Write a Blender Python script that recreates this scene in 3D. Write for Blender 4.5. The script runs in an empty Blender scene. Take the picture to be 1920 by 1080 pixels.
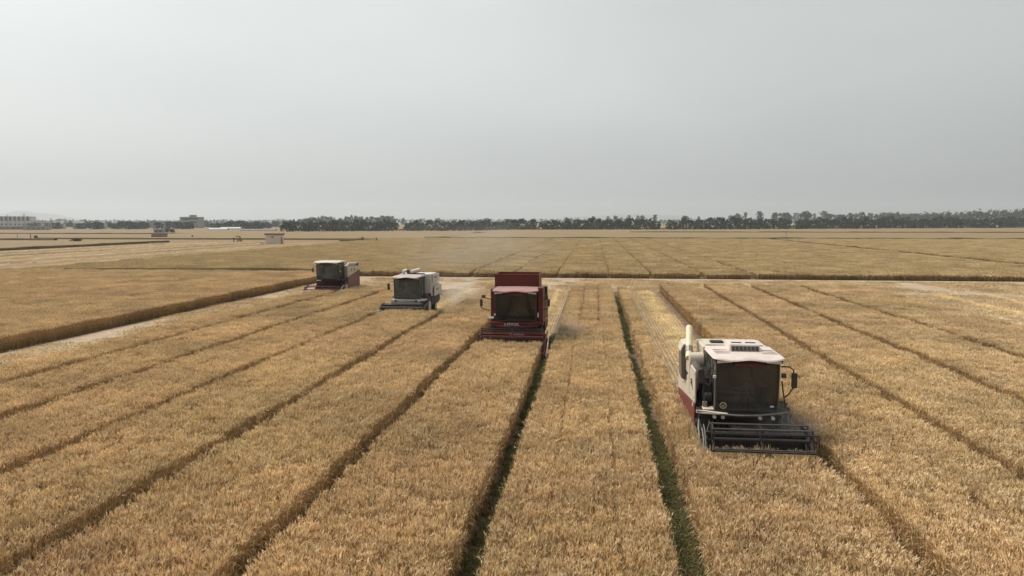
import bpy, bmesh, math, random
from mathutils import Vector, Matrix, noise as mnoise
R = math.radians
rng = random.Random(7)
sc = bpy.context.scene
col = sc.collection

# ------------------------------------------------------------------ camera, sky, sun, exposure
CAM_H, FPX, VPX, VPY = 6.7, 1400.0, 1115.0, 415.0
PITCH = math.atan((540 - VPY) / FPX)
YAW = math.atan((VPX - 960) / FPX * math.cos(PITCH))
cam = bpy.data.cameras.new('camera')
cam.sensor_width = 36.0
cam.lens = FPX / 1920 * 36.0
cam.clip_start, cam.clip_end = 0.1, 30000
camo = bpy.data.objects.new('camera', cam)
camo.location = (0, 0, CAM_H)
camo.rotation_euler = (math.pi / 2 - PITCH, 0, YAW)
col.objects.link(camo)
sc.camera = camo

SUN_ELEV, SUN_AZ = 52.0, 62.0          # azimuth in degrees, counted to the left of the crop rows (+Y)
world = bpy.data.worlds.new('World')
sc.world = world
world.use_nodes = True
wn, wl = world.node_tree.nodes, world.node_tree.links
wn.clear()
wo = wn.new('ShaderNodeOutputWorld')
bg = wn.new('ShaderNodeBackground'); bg.inputs['Strength'].default_value = 0.055
sky = wn.new('ShaderNodeTexSky'); sky.sky_type = 'NISHITA'; sky.sun_disc = False
sky.sun_elevation = R(SUN_ELEV); sky.sun_rotation = R(-SUN_AZ)
sky.air_density = 1.0; sky.dust_density = 6.0; sky.ozone_density = 1.0
hs = wn.new('ShaderNodeHueSaturation'); hs.inputs['Saturation'].default_value = 0.12
cmix = wn.new('ShaderNodeMixRGB'); cmix.blend_type = 'MIX'; cmix.inputs['Fac'].default_value = 0.62
tc = wn.new('ShaderNodeTexCoord')
nz = wn.new('ShaderNodeTexNoise'); nz.inputs['Scale'].default_value = 1.6; nz.inputs['Detail'].default_value = 3.0; nz.inputs['Roughness'].default_value = 0.45
mp = wn.new('ShaderNodeMapping'); mp.inputs['Scale'].default_value = (1, 1, 3.0)
cr = wn.new('ShaderNodeValToRGB')
cr.color_ramp.elements[0].position = 0.25; cr.color_ramp.elements[0].color = (0.83, 0.85, 0.845, 1)
cr.color_ramp.elements[1].position = 0.75; cr.color_ramp.elements[1].color = (1.10, 1.11, 1.105, 1)
mul = wn.new('ShaderNodeMixRGB'); mul.blend_type = 'MULTIPLY'; mul.inputs['Fac'].default_value = 1.0
mul.inputs['Color2'].default_value = (5.6, 5.85, 5.75, 1)     # thin even cloud layer
wl.new(tc.outputs['Generated'], mp.inputs['Vector']); wl.new(mp.outputs['Vector'], nz.inputs['Vector'])
wl.new(nz.outputs['Fac'], cr.inputs['Fac']); wl.new(cr.outputs['Color'], mul.inputs['Color1'])
wl.new(sky.outputs['Color'], hs.inputs['Color']); wl.new(hs.outputs['Color'], cmix.inputs['Color1'])
# thin cloud glows more on the sun's side
SUNV = (-math.sin(R(SUN_AZ)) * math.cos(R(SUN_ELEV)), math.cos(R(SUN_AZ)) * math.cos(R(SUN_ELEV)), math.sin(R(SUN_ELEV)))
dp = wn.new('ShaderNodeVectorMath'); dp.operation = 'DOT_PRODUCT'; dp.inputs[1].default_value = SUNV
gl = wn.new('ShaderNodeMapRange'); gl.inputs['From Min'].default_value = -0.3; gl.inputs['From Max'].default_value = 1.0; gl.inputs['To Min'].default_value = 0.68; gl.inputs['To Max'].default_value = 1.27
sv_ = wn.new('ShaderNodeVectorMath'); sv_.operation = 'SCALE'
wl.new(tc.outputs['Generated'], dp.inputs[0]); wl.new(dp.outputs['Value'], gl.inputs['Value'])
wl.new(mul.outputs['Color'], sv_.inputs[0]); wl.new(gl.outputs['Result'], sv_.inputs['Scale'])
wl.new(sv_.outputs['Vector'], cmix.inputs['Color2']); wl.new(cmix.outputs['Color'], bg.inputs['Color'])
wl.new(bg.outputs['Background'], wo.inputs['Surface'])

sun = bpy.data.lights.new('sun', 'SUN'); sun.energy = 1.5; sun.angle = R(14); sun.color = (1.0, 0.95, 0.88)
suno = bpy.data.objects.new('sun', sun); col.objects.link(suno)
sd = Vector((-math.sin(R(SUN_AZ)) * math.cos(R(SUN_ELEV)), math.cos(R(SUN_AZ)) * math.cos(R(SUN_ELEV)), math.sin(R(SUN_ELEV))))
suno.rotation_euler = sd.to_track_quat('Z', 'Y').to_euler()
suno.location = (0, 0, 40)

sc.view_settings.view_transform = 'Standard'; sc.view_settings.look = 'None'
sc.view_settings.exposure = 1.2; sc.view_settings.gamma = 1.0; sc.view_settings.use_curve_mapping = False
sc.render.engine = 'CYCLES'
cy = sc.cycles
cy.max_bounces = 6; cy.diffuse_bounces = 3; cy.glossy_bounces = 3; cy.transmission_bounces = 4
cy.transparent_max_bounces = 10; cy.volume_bounces = 0
cy.use_denoising = True
cy.caustics_reflective = False; cy.caustics_refractive = False


def pix(x, y, z=0.0):
    """point of the horizontal plane at height z that a photo pixel shows (used once, to survey the place)"""
    r = Vector((math.cos(YAW), math.sin(YAW), 0)); f0 = Vector((-math.sin(YAW), math.cos(YAW), 0))
    f = f0 * math.cos(PITCH) + Vector((0, 0, -math.sin(PITCH))); u = r.cross(f)
    d = r * ((x - 960) / FPX) - u * ((y - 540) / FPX) + f
    return d * ((z - CAM_H) / d.z) + Vector((0, 0, CAM_H))


def in_view(x, y, margin=6.0):
    a = math.cos(YAW) * x + math.sin(YAW) * y
    b = -math.sin(YAW) * x + math.cos(YAW) * y
    return b > 8.0 and abs(a) < 0.70 * b + margin


# ------------------------------------------------------------------ materials
MATS = {}


def mat(name, color, rough=0.7, metal=0.0, var=0.15, scale=6.0, dirt=0.0, dirt_col=(0.36, 0.27, 0.17), bump=0.0, bscale=30.0, spec=0.4):
    if name in MATS:
        return MATS[name]
    m = bpy.data.materials.new(name); m.use_nodes = True
    n, l = m.node_tree.nodes, m.node_tree.links
    b = n['Principled BSDF']
    b.inputs['Roughness'].default_value = rough; b.inputs['Metallic'].default_value = metal
    b.inputs['Specular IOR Level'].default_value = spec
    t = n.new('ShaderNodeTexCoord')
    nz = n.new('ShaderNodeTexNoise'); nz.inputs['Scale'].default_value = scale; nz.inputs['Detail'].default_value = 5
    l.new(t.outputs['Object'], nz.inputs['Vector'])
    rp = n.new('ShaderNodeValToRGB')
    c = color
    rp.color_ramp.elements[0].position = 0.3; rp.color_ramp.elements[0].color = (c[0] * (1 - var), c[1] * (1 - var), c[2] * (1 - var), 1)
    rp.color_ramp.elements[1].position = 0.7; rp.color_ramp.elements[1].color = (min(1, c[0] * (1 + var)), min(1, c[1] * (1 + var)), min(1, c[2] * (1 + var)), 1)
    l.new(nz.outputs['Fac'], rp.inputs['Fac'])
    out = rp.outputs['Color']
    if dirt > 0:
        n2 = n.new('ShaderNodeTexNoise'); n2.inputs['Scale'].default_value = 3.1; n2.inputs['Detail'].default_value = 8; n2.inputs['Roughness'].default_value = 0.65
        l.new(t.outputs['Object'], n2.inputs['Vector'])
        r2 = n.new('ShaderNodeMapRange'); r2.inputs['From Min'].default_value = 0.35; r2.inputs['From Max'].default_value = 0.75
        r2.inputs['To Min'].default_value = dirt * 0.25; r2.inputs['To Max'].default_value = dirt
        l.new(n2.outputs['Fac'], r2.inputs['Value'])
        mx = n.new('ShaderNodeMixRGB'); mx.inputs['Color2'].default_value = (*dirt_col, 1)
        l.new(r2.outputs['Result'], mx.inputs['Fac']); l.new(out, mx.inputs['Color1'])
        out = mx.outputs['Color']
    l.new(out, b.inputs['Base Color'])
    if bump > 0:
        n3 = n.new('ShaderNodeTexNoise'); n3.inputs['Scale'].default_value = bscale; n3.inputs['Detail'].default_value = 6
        l.new(t.outputs['Object'], n3.inputs['Vector'])
        bp = n.new('ShaderNodeBump'); bp.inputs['Strength'].default_value = bump; bp.inputs['Distance'].default_value = 0.05
        l.new(n3.outputs['Fac'], bp.inputs['Height']); l.new(bp.outputs['Normal'], b.inputs['Normal'])
    MATS[name] = m
    return m


def plant_mat(name, tint=(1, 1, 1), rnd=0.22, transl=0.14):
    """colour from the plant's own vertex colour, a little different from clump to clump"""
    m = bpy.data.materials.new(name); m.use_nodes = True
    n, l = m.node_tree.nodes, m.node_tree.links
    n.clear()
    o = n.new('ShaderNodeOutputMaterial')
    at = n.new('ShaderNodeAttribute'); at.attribute_name = 'Col'
    oi = n.new('ShaderNodeObjectInfo')
    mr = n.new('ShaderNodeMapRange'); mr.inputs['To Min'].default_value = 1 - rnd; mr.inputs['To Max'].default_value = 1 + rnd
    l.new(oi.outputs['Random'], mr.inputs['Value'])
    # broad patches of the crop ripen differently
    ge = n.new('ShaderNodeNewGeometry')
    nz = n.new('ShaderNodeTexNoise'); nz.inputs['Scale'].default_value = 0.22; nz.inputs['Detail'].default_value = 4
    l.new(ge.outputs['Position'], nz.inputs['Vector'])
    m2 = n.new('ShaderNodeMapRange'); m2.inputs['From Min'].default_value = 0.3; m2.inputs['From Max'].default_value = 0.7
    m2.inputs['To Min'].default_value = 0.84; m2.inputs['To Max'].default_value = 1.14
    l.new(nz.outputs['Fac'], m2.inputs['Value'])
    mm = n.new('ShaderNodeMath'); mm.operation = 'MULTIPLY'
    l.new(mr.outputs['Result'], mm.inputs[0]); l.new(m2.outputs['Result'], mm.inputs[1])
    v = n.new('ShaderNodeVectorMath'); v.operation = 'SCALE'
    l.new(at.outputs['Color'], v.inputs[0]); l.new(mm.outputs['Value'], v.inputs['Scale'])
    v2 = n.new('ShaderNodeVectorMath'); v2.operation = 'MULTIPLY'; v2.inputs[1].default_value = tint
    nh = n.new('ShaderNodeTexNoise'); nh.inputs['Scale'].default_value = 0.13; nh.inputs['Detail'].default_value = 3       # redder and greener stretches
    l.new(ge.outputs['Position'], nh.inputs['Vector'])
    hr_ = n.new('ShaderNodeValToRGB'); hr_.color_ramp.elements[0].position = 0.35; hr_.color_ramp.elements[1].position = 0.65
    hr_.color_ramp.elements[0].color = (1.0, 0.962, 0.925, 1); hr_.color_ramp.elements[1].color = (0.985, 0.985, 0.915, 1)
    l.new(nh.outputs['Fac'], hr_.inputs['Fac'])
    vh = n.new('ShaderNodeVectorMath'); vh.operation = 'MULTIPLY'
    l.new(v.outputs['Vector'], vh.inputs[0]); l.new(hr_.outputs['Color'], vh.inputs[1]); l.new(vh.outputs['Vector'], v2.inputs[0])
    d = n.new('ShaderNodeBsdfDiffuse'); t = n.new('ShaderNodeBsdfTranslucent'); mx = n.new('ShaderNodeMixShader')
    mx.inputs['Fac'].default_value = transl
    l.new(v2.outputs['Vector'], d.inputs['Color']); l.new(v2.outputs['Vector'], t.inputs['Color'])
    l.new(d.outputs['BSDF'], mx.inputs[1]); l.new(t.outputs['BSDF'], mx.inputs[2]); l.new(mx.outputs['Shader'], o.inputs['Surface'])
    return m


def ground_mat(name, c1, c2, c3, s1=0.08, s2=1.6, stripes=0.0, bump=0.6, stripe_scale=0.55, dark=(0.2, 0.13, 0.07)):
    m = bpy.data.materials.new(name); m.use_nodes = True
    n, l = m.node_tree.nodes, m.node_tree.links
    b = n['Principled BSDF']; b.inputs['Roughness'].default_value = 0.95; b.inputs['Specular IOR Level'].default_value = 0.1
    ge = n.new('ShaderNodeNewGeometry')
    na = n.new('ShaderNodeTexNoise'); na.inputs['Scale'].default_value = s1; na.inputs['Detail'].default_value = 6
    nb = n.new('ShaderNodeTexNoise'); nb.inputs['Scale'].default_value = s2; nb.inputs['Detail'].default_value = 8; nb.inputs['Roughness'].default_value = 0.7
    l.new(ge.outputs['Position'], na.inputs['Vector']); l.new(ge.outputs['Position'], nb.inputs['Vector'])
    r1 = n.new('ShaderNodeValToRGB'); r1.color_ramp.elements[0].position = 0.35; r1.color_ramp.elements[1].position = 0.65
    r1.color_ramp.elements[0].color = (*c1, 1); r1.color_ramp.elements[1].color = (*c2, 1)
    l.new(na.outputs['Fac'], r1.inputs['Fac'])
    mx = n.new('ShaderNodeMixRGB'); mx.inputs['Color2'].default_value = (*c3, 1)
    r2 = n.new('ShaderNodeMapRange'); r2.inputs['From Min'].default_value = 0.4; r2.inputs['From Max'].default_value = 0.7
    l.new(nb.outputs['Fac'], r2.inputs['Value']); l.new(r2.outputs['Result'], mx.inputs['Fac']); l.new(r1.outputs['Color'], mx.inputs['Color1'])
    out = mx.outputs['Color']
    if stripes > 0:                                       # drill rows and wheel tracks along the rows
        mpn = n.new('ShaderNodeMapping'); mpn.inputs['Scale'].default_value = (stripe_scale, 0.012, 0)
        l.new(ge.outputs['Position'], mpn.inputs['Vector'])
        ns = n.new('ShaderNodeTexNoise'); ns.inputs['Scale'].default_value = 1.0; ns.inputs['Detail'].default_value = 7; ns.inputs['Roughness'].default_value = 0.7
        l.new(mpn.outputs['Vector'], ns.inputs['Vector'])
        r3 = n.new('ShaderNodeMapRange'); r3.inputs['From Min'].default_value = 0.47; r3.inputs['From Max'].default_value = 0.62
        r3.inputs['To Max'].default_value = stripes
        l.new(ns.outputs['Fac'], r3.inputs['Value'])
        m3 = n.new('ShaderNodeMixRGB'); m3.inputs['Color2'].default_value = (*dark, 1)
        l.new(r3.outputs['Result'], m3.inputs['Fac']); l.new(out, m3.inputs['Color1'])
        out = m3.outputs['Color']
    l.new(out, b.inputs['Base Color'])
    bp = n.new('ShaderNodeBump'); bp.inputs['Strength'].default_value = bump; bp.inputs['Distance'].default_value = 0.2
    l.new(nb.outputs['Fac'], bp.inputs['Height']); l.new(bp.outputs['Normal'], b.inputs['Normal'])
    return m


def glass_mat(name, see=0.27, film=(0.04, 0.12), film_col=(0.27, 0.27, 0.28)):
    m = bpy.data.materials.new(name); m.use_nodes = True
    n, l = m.node_tree.nodes, m.node_tree.links
    n.clear()
    o = n.new('ShaderNodeOutputMaterial')
    g = n.new('ShaderNodeBsdfGlossy'); g.inputs['Roughness'].default_value = 0.06; g.inputs['Color'].default_value = (0.9, 0.9, 0.9, 1)
    t = n.new('ShaderNodeBsdfTransparent'); t.inputs['Color'].default_value = (see, see * 1.02, see, 1)
    d = n.new('ShaderNodeBsdfDiffuse'); d.inputs['Color'].default_value = (*film_col, 1)      # field dust film; its grey also paints in sky reflection
    fr = n.new('ShaderNodeFresnel'); fr.inputs['IOR'].default_value = 1.5
    nz = n.new('ShaderNodeTexNoise'); nz.inputs['Scale'].default_value = 2.2; nz.inputs['Detail'].default_value = 6
    tcn = n.new('ShaderNodeTexCoord'); l.new(tcn.outputs['Object'], nz.inputs['Vector'])
    mr = n.new('ShaderNodeMapRange'); mr.inputs['From Min'].default_value = 0.35; mr.inputs['From Max'].default_value = 0.8
    mr.inputs['To Min'].default_value = film[0]; mr.inputs['To Max'].default_value = film[1]
    l.new(nz.outputs['Fac'], mr.inputs['Value'])
    a = n.new('ShaderNodeMixShader'); b = n.new('ShaderNodeMixShader')
    l.new(fr.outputs['Fac'], a.inputs['Fac']); l.new(t.outputs['BSDF'], a.inputs[1]); l.new(g.outputs['BSDF'], a.inputs[2])
    l.new(mr.outputs['Result'], b.inputs['Fac']); l.new(a.outputs['Shader'], b.inputs[1]); l.new(d.outputs['BSDF'], b.inputs[2])
    l.new(b.outputs['Shader'], o.inputs['Surface'])
    return m


M_WHEAT = plant_mat('wheat', rnd=0.10)
M_WHEAT_MID = plant_mat('wheat_mid', (0.90, 0.89, 0.88), rnd=0.08)  # darker tint carries the self-shadow that coarser clumps lose
M_WHEAT_FAR = plant_mat('wheat_far', (0.73, 0.73, 0.68), rnd=0.05)  # tinted darker still for the shade missing between big tufts
M_STRAW = plant_mat('straw', rnd=0.12)
M_GRASS = plant_mat('grass', rnd=0.25)
M_LEAF = plant_mat('foliage', rnd=0.22, transl=0.2)
M_UNDER = mat('wheat_stems', (0.28, 0.175, 0.07), 0.95, var=0.3, scale=9, bump=0.8, bscale=25, spec=0.05)
M_SOIL = ground_mat('soil', (0.13, 0.09, 0.06), (0.18, 0.125, 0.085), (0.22, 0.155, 0.105), 0.15, 3.0)
M_STUB = ground_mat('stubble_soil', (0.38, 0.28, 0.18), (0.46, 0.35, 0.225), (0.52, 0.40, 0.26), 0.12, 2.4, stripes=0.8, stripe_scale=1.1, dark=(0.17, 0.11, 0.05))
M_TRACK = ground_mat('pale_track', (0.40, 0.305, 0.215), (0.47, 0.365, 0.265), (0.34, 0.255, 0.175), 0.15, 0.9, stripes=0.3, stripe_scale=0.4)
M_LAND = ground_mat('land', (0.225, 0.158, 0.088), (0.255, 0.18, 0.10), (0.20, 0.14, 0.078), 0.02, 0.3)
M_FARWHEAT = ground_mat('far_wheat', (0.235, 0.168, 0.090), (0.265, 0.192, 0.102), (0.20, 0.142, 0.074), 0.03, 0.5, stripes=0.12, stripe_scale=0.2)
M_FARSTUB = ground_mat('far_stubble', (0.235, 0.162, 0.088), (0.26, 0.182, 0.10), (0.30, 0.215, 0.125), 0.05, 0.5, stripes=0.85, stripe_scale=0.13, dark=(0.13, 0.085, 0.045))


# ------------------------------------------------------------------ mesh helpers
class MB:
    def __init__(self):
        self.v, self.f, self.c = [], [], []

    def add(self, vs, fs, c=None):
        o = len(self.v)
        self.v += [tuple(p) for p in vs]
        self.f += [tuple(i + o for i in f) for f in fs]
        if c is not None:
            self.c += [c] * len(vs)
        return self

    def box(self, x0, x1, y0, y1, z0, z1):
        return self.add([(x0, y0, z0), (x1, y0, z0), (x1, y1, z0), (x0, y1, z0), (x0, y0, z1), (x1, y0, z1), (x1, y1, z1), (x0, y1, z1)],
                        [(0, 3, 2, 1), (4, 5, 6, 7), (0, 1, 5, 4), (1, 2, 6, 5), (2, 3, 7, 6), (3, 0, 4, 7)])

    def hull(self, a, b):
        """solid between two equal polygons a and b"""
        n = len(a)
        return self.add(list(a) + list(b), [tuple(range(n - 1, -1, -1)), tuple(range(n, 2 * n))] + [(i, (i + 1) % n, n + (i + 1) % n, n + i) for i in range(n)])

    def prism_x(self, poly, x0, x1):
        return self.hull([(x0, y, z) for y, z in poly], [(x1, y, z) for y, z in poly])

    def prism_y(self, poly, y0, y1):
        return self.hull([(x, y0, z) for x, z in poly], [(x, y1, z) for x, z in poly])

    def prism_z(self, poly, z0, z1):
        return self.hull([(x, y, z0) for x, y in poly], [(x, y, z1) for x, y in poly])

    def tube(self, pts, r, n=8, r1=None):
        pts = [Vector(p) for p in pts]
        o = len(self.v); k = len(pts)
        up = Vector((0.13, 0.21, 0.97)).normalized()
        for i, p in enumerate(pts):
            d = (pts[min(i + 1, k - 1)] - pts[max(i - 1, 0)]).normalized()
            if abs(d.dot(up)) > 0.97: a = d.cross(Vector((1, 0.1, 0))).normalized()
            else: a = d.cross(up).normalized()
            b = d.cross(a)
            rr = r if r1 is None else r + (r1 - r) * i / (k - 1)
            for j in range(n):
                t = 2 * math.pi * j / n
                self.v.append(tuple(p + a * (rr * math.cos(t)) + b * (rr * math.sin(t))))
        for i in range(k - 1):
            for j in range(n):
                j2 = (j + 1) % n
                self.f.append((o + i * n + j, o + i * n + j2, o + (i + 1) * n + j2, o + (i + 1) * n + j))
        self.f.append(tuple(o + j for j in range(n - 1, -1, -1)))
        self.f.append(tuple(o + (k - 1) * n + j for j in range(n)))
        return self

    def lathe_x(self, prof, cx, cy, cz, n=24):
        """profile of (x, r) turned about the x axis through (cy, cz)"""
        o = len(self.v); k = len(prof)
        for x, r in prof:
            for j in range(n):
                t = 2 * math.pi * j / n
                self.v.append((cx + x, cy + r * math.cos(t), cz + r * math.sin(t)))
        for i in range(k - 1):
            for j in range(n):
                j2 = (j + 1) % n
                self.f.append((o + i * n + j, o + i * n + j2, o + (i + 1) * n + j2, o + (i + 1) * n + j))
        self.f.append(tuple(o + j for j in range(n - 1, -1, -1)))
        self.f.append(tuple(o + (k - 1) * n + j for j in range(n)))
        return self

    def mesh(self, name):
        me = bpy.data.meshes.new(name)
        me.from_pydata(self.v, [], self.f)
        if self.c and len(self.c) == len(self.v):
            ca = me.color_attributes.new('Col', 'FLOAT_COLOR', 'POINT')
            ca.data.foreach_set('color', [q for c in self.c for q in (c[0], c[1], c[2], 1.0)])
        me.update()
        return me

    def build(self, name, material, parent=None, bevel=0.0, smooth=False, fix=True):
        me = self.mesh(name)
        if fix:
            bm = bmesh.new(); bm.from_mesh(me); bmesh.ops.recalc_face_normals(bm, faces=bm.faces); bm.to_mesh(me); bm.free()
        o = bpy.data.objects.new(name, me); col.objects.link(o)
        if material: me.materials.append(material)
        if parent: o.parent = parent
        if smooth:
            me.polygons.foreach_set('use_smooth', [True] * len(me.polygons))
            try: me.set_sharp_from_angle(angle=R(40))
            except Exception: pass
        if bevel > 0:
            b = o.modifiers.new('bevel', 'BEVEL'); b.width = bevel; b.segments = 2; b.limit_method = 'ANGLE'; b.angle_limit = R(35)
        return o


def tag(o, label=None, cat=None, group=None, kind=None):
    if label: o['label'] = label
    if cat: o['category'] = cat
    if group: o['group'] = group
    if kind: o['kind'] = kind
    return o


def empty(name, loc=(0, 0, 0), rz=0.0):
    o = bpy.data.objects.new(name, None); col.objects.link(o)
    o.location = loc; o.rotation_euler = (0, 0, rz); o.empty_display_size = 0.2
    return o


# ------------------------------------------------------------------ ground
def sheet(name, x0, x1, y0, y1, z, m, kind='structure', label=None, cat=None):
    o = MB().add([(x0, y0, z), (x1, y0, z), (x1, y1, z), (x0, y1, z)], [(0, 1, 2, 3)]).build(name, m, fix=False)
    return tag(o, label, cat, None, kind)


sheet('ground', -7000, 7000, -600, 7000, -0.008, M_LAND, label='wide flat farmland reaching to the horizon', cat='ground')
sheet('field_soil', -76, 245, 2, 271, 0.0, M_SOIL, label='bare brown soil between the wheat beds', cat='soil')

# ------------------------------------------------------------------ plants: small clumps that the fields repeat
clumps = {}


def straw_col(r, base, spread=0.18):
    k = 1 + r.uniform(-spread, spread); w = r.uniform(-0.05, 0.05)
    return (base[0] * k, base[1] * k * (1 - 0.3 * w), base[2] * k * (1 - w * 1.4))


HEADC, STEMC, LEAFC = (0.755, 0.575, 0.355), (0.43, 0.285, 0.14), (0.53, 0.385, 0.225)


def wheat_patch(r, size, count, h, hr, hl, stem_w, leaves, hspread=0.058, rows=0, cell=0.5):
    m = MB()
    ntuft = max(1, int(count / 3.6)); tufts = [(r.uniform(-size / 2, size / 2) if not rows or r.random() < 0.22 else -cell / 2 + (r.randrange(rows) + 0.5) * cell / rows + r.gauss(0, 0.026), r.uniform(-size / 2, size / 2), r.gauss(0, hspread * 0.8)) for _ in range(ntuft)]     # sown in drill rows
    for i in range(count):
        tx0, ty0, th = tufts[i % ntuft]
        a = r.uniform(0, 2 * math.pi); off = abs(r.gauss(0, 0.026)) * h / 0.78 * (size / 0.52) ** 0.5
        x, y = tx0 + math.cos(a) * off, ty0 + math.sin(a) * off
        hh = h * (1 + th + r.gauss(0, hspread * 0.6))
        ln = abs(r.gauss(0, 0.035)) * h / 0.78
        tx, ty = x + math.cos(a) * ln * 1.0 - 0.02, y + math.sin(a) * ln
        top = Vector((tx, ty, hh - hl * 0.55))
        wa = r.uniform(0, math.pi); wx, wy = math.cos(wa) * stem_w, math.sin(wa) * stem_w
        c = straw_col(r, STEMC)
        m.add([(x - wx, y - wy, 0), (x + wx, y + wy, 0), (top.x + wx, top.y + wy, top.z), (top.x - wx, top.y - wy, top.z)], [(0, 1, 2, 3)], c)
        # ear, nodding
        a2 = a + r.gauss(0, 0.6); nod = abs(r.gauss(0.35, 0.35))
        d = Vector((math.cos(a2) * math.sin(nod), math.sin(a2) * math.sin(nod), math.cos(nod)))
        s = d.cross(Vector((0.3, 0.2, 0.93))).normalized(); t = d.cross(s)
        mid = top + d * hl * 0.4; tip = top + d * hl
        ring = [mid + (s * math.cos(q) + t * math.sin(q)) * hr for q in (0, 2.094, 4.189)]
        ch = straw_col(r, HEADC, 0.30)
        m.add([top] + ring + [tip], [(0, 2, 1), (0, 3, 2), (0, 1, 3), (1, 2, 4), (2, 3, 4), (3, 1, 4)], ch)
        ca = (min(1, ch[0] * 1.2), min(1, ch[1] * 1.2), min(1, ch[2] * 1.25))
        for q in range(2):                                  # awns
            sp = (s * r.uniform(-1, 1) + t * r.uniform(-1, 1)) * 0.5 + d
            e = mid + sp.normalized() * hl * r.uniform(0.9, 1.35)
            m.add([mid + s * hr * 0.5, mid - s * hr * 0.5, e], [(0, 1, 2)], ca)
        for q in range(leaves):
            z0 = hh * r.uniform(0.25, 0.78); la = r.uniform(0, 6.283); ll = hh * r.uniform(0.15, 0.3)
            p = Vector((x + (tx - x) * z0 / hh, y + (ty - y) * z0 / hh, z0)); dv = Vector((math.cos(la), math.sin(la), 0)); pv = Vector((-dv.y, dv.x, 0)) * stem_w * 1.8
            cl = straw_col(r, LEAFC)
            up = Vector((0, 0, ll * r.uniform(0.1, 0.35)))
            m.add([p - pv, p + pv, p + dv * ll * 0.55 + pv + up, p + dv * ll * 0.55 - pv + up, p + dv * ll - up * 0.9], [(0, 1, 2, 3), (3, 2, 4)], cl)
    return m


def stubble_patch(r, size, rows, per, h, wdt, litter):
    m = MB()
    for i in range(rows):
        x0 = -size / 2 + (i + 0.5) * size / rows
        for j in range(per):
            x, y = x0 + r.gauss(0, 0.012), r.uniform(-size / 2, size / 2)
            hh = h * r.uniform(0.6, 1.2); a = r.uniform(0, 3.14); wx, wy = math.cos(a) * wdt, math.sin(a) * wdt
            lx, ly = r.gauss(0, 0.25) * hh, r.gauss(0, 0.25) * hh
            m.add([(x - wx, y - wy, 0), (x + wx, y + wy, 0), (x + lx + wx, y + ly + wy, hh), (x + lx - wx, y + ly - wy, hh)], [(0, 1, 2, 3)], straw_col(r, (0.64, 0.50, 0.33)))
    for i in range(litter):
        x, y = r.uniform(-size / 2, size / 2), r.uniform(-size / 2, size / 2)
        a = r.uniform(0, 6.28); ll = r.uniform(0.08, 0.3) * (1 + wdt * 20); z = r.uniform(0.01, h * 0.7)
        dx, dy = math.cos(a) * ll, math.sin(a) * ll; wx, wy = -math.sin(a) * wdt, math.cos(a) * wdt
        m.add([(x - wx, y - wy, z), (x + wx, y + wy, z), (x + dx + wx, y + dy + wy, z + r.uniform(-0.01, 0.05)), (x + dx - wx, y + dy - wy, z)], [(0, 1, 2, 3)], straw_col(r, (0.74, 0.60, 0.41)))
    return m


def straw_heap(r, lx, ly, h, n, w):
    """loose straw dropped behind a combine"""
    m = MB()
    for i in range(n):
        x, y = r.gauss(0, lx / 3), r.uniform(-ly / 2, ly / 2)
        z = abs(r.gauss(0, h / 2)) * math.exp(-(x / lx) ** 2 * 4) + 0.02
        a = r.uniform(0, 6.28); ll = r.uniform(0.1, 0.35); b = r.uniform(-0.5, 0.6)
        d = Vector((math.cos(a) * math.cos(b), math.sin(a) * math.cos(b), math.sin(b))) * ll; s = Vector((-math.sin(a), math.cos(a), 0)) * w
        p = Vector((x, y, z))
        m.add([p - s, p + s, p + d + s, p + d - s], [(0, 1, 2, 3)], straw_col(r, (0.80, 0.63, 0.36), 0.25))
    return m


def litter_patch(r, sig, n):
    m = MB()
    for i in range(n):
        x, y = r.gauss(0, sig), r.gauss(0, sig)
        a = r.uniform(0, 6.28); ll = r.uniform(0.08, 0.30); w = 0.006; z = r.uniform(0.01, 0.05)
        dx, dy = math.cos(a) * ll, math.sin(a) * ll; wx, wy = -math.sin(a) * w, math.cos(a) * w
        m.add([(x - wx, y - wy, z), (x + wx, y + wy, z), (x + dx + wx, y + dy + wy, z + r.uniform(-0.005, 0.04)), (x + dx - wx, y + dy - wy, z)], [(0, 1, 2, 3)], straw_col(r, (0.72, 0.58, 0.39), 0.25))
    for i in range(n // 3):
        x, y = r.gauss(0, sig), r.gauss(0, sig); h = r.uniform(0.03, 0.13); a = r.uniform(0, 3.14); wx, wy = math.cos(a) * 0.006, math.sin(a) * 0.006
        m.add([(x - wx, y - wy, 0), (x + wx, y + wy, 0), (x + wx + r.gauss(0, 0.03), y + wy, h), (x - wx, y - wy + r.gauss(0, 0.03), h)], [(0, 1, 2, 3)], straw_col(r, (0.55, 0.42, 0.26), 0.25))
    return m


def grass_patch(r, size, n, h):
    m = MB()
    for i in range(n):
        x, y = r.uniform(-size / 2, size / 2), r.uniform(-size / 2, size / 2)
        hh = h * r.uniform(0.4, 1.3); a = r.uniform(0, 6.28); b = r.uniform(0.2, 1.0)
        w = r.uniform(0.003, 0.007); wx, wy = -math.sin(a) * w, math.cos(a) * w
        k = r.uniform(0.7, 1.3)
        c = (0.085 * k, 0.10 * k, 0.036 * k) if r.random() < 0.58 else (0.26 * k, 0.21 * k, 0.11 * k)
        mx, my = x + math.cos(a) * hh * b * 0.4, y + math.sin(a) * hh * b * 0.4
        m.add([(x - wx, y - wy, 0), (x + wx, y + wy, 0), (mx + wx, my + wy, hh * 0.75), (mx - wx, my - wy, hh * 0.75), (x + math.cos(a) * hh * b, y + math.sin(a) * hh * b, hh * 0.8)],
              [(0, 1, 2, 3), (3, 2, 4)], c)
    return m


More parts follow.
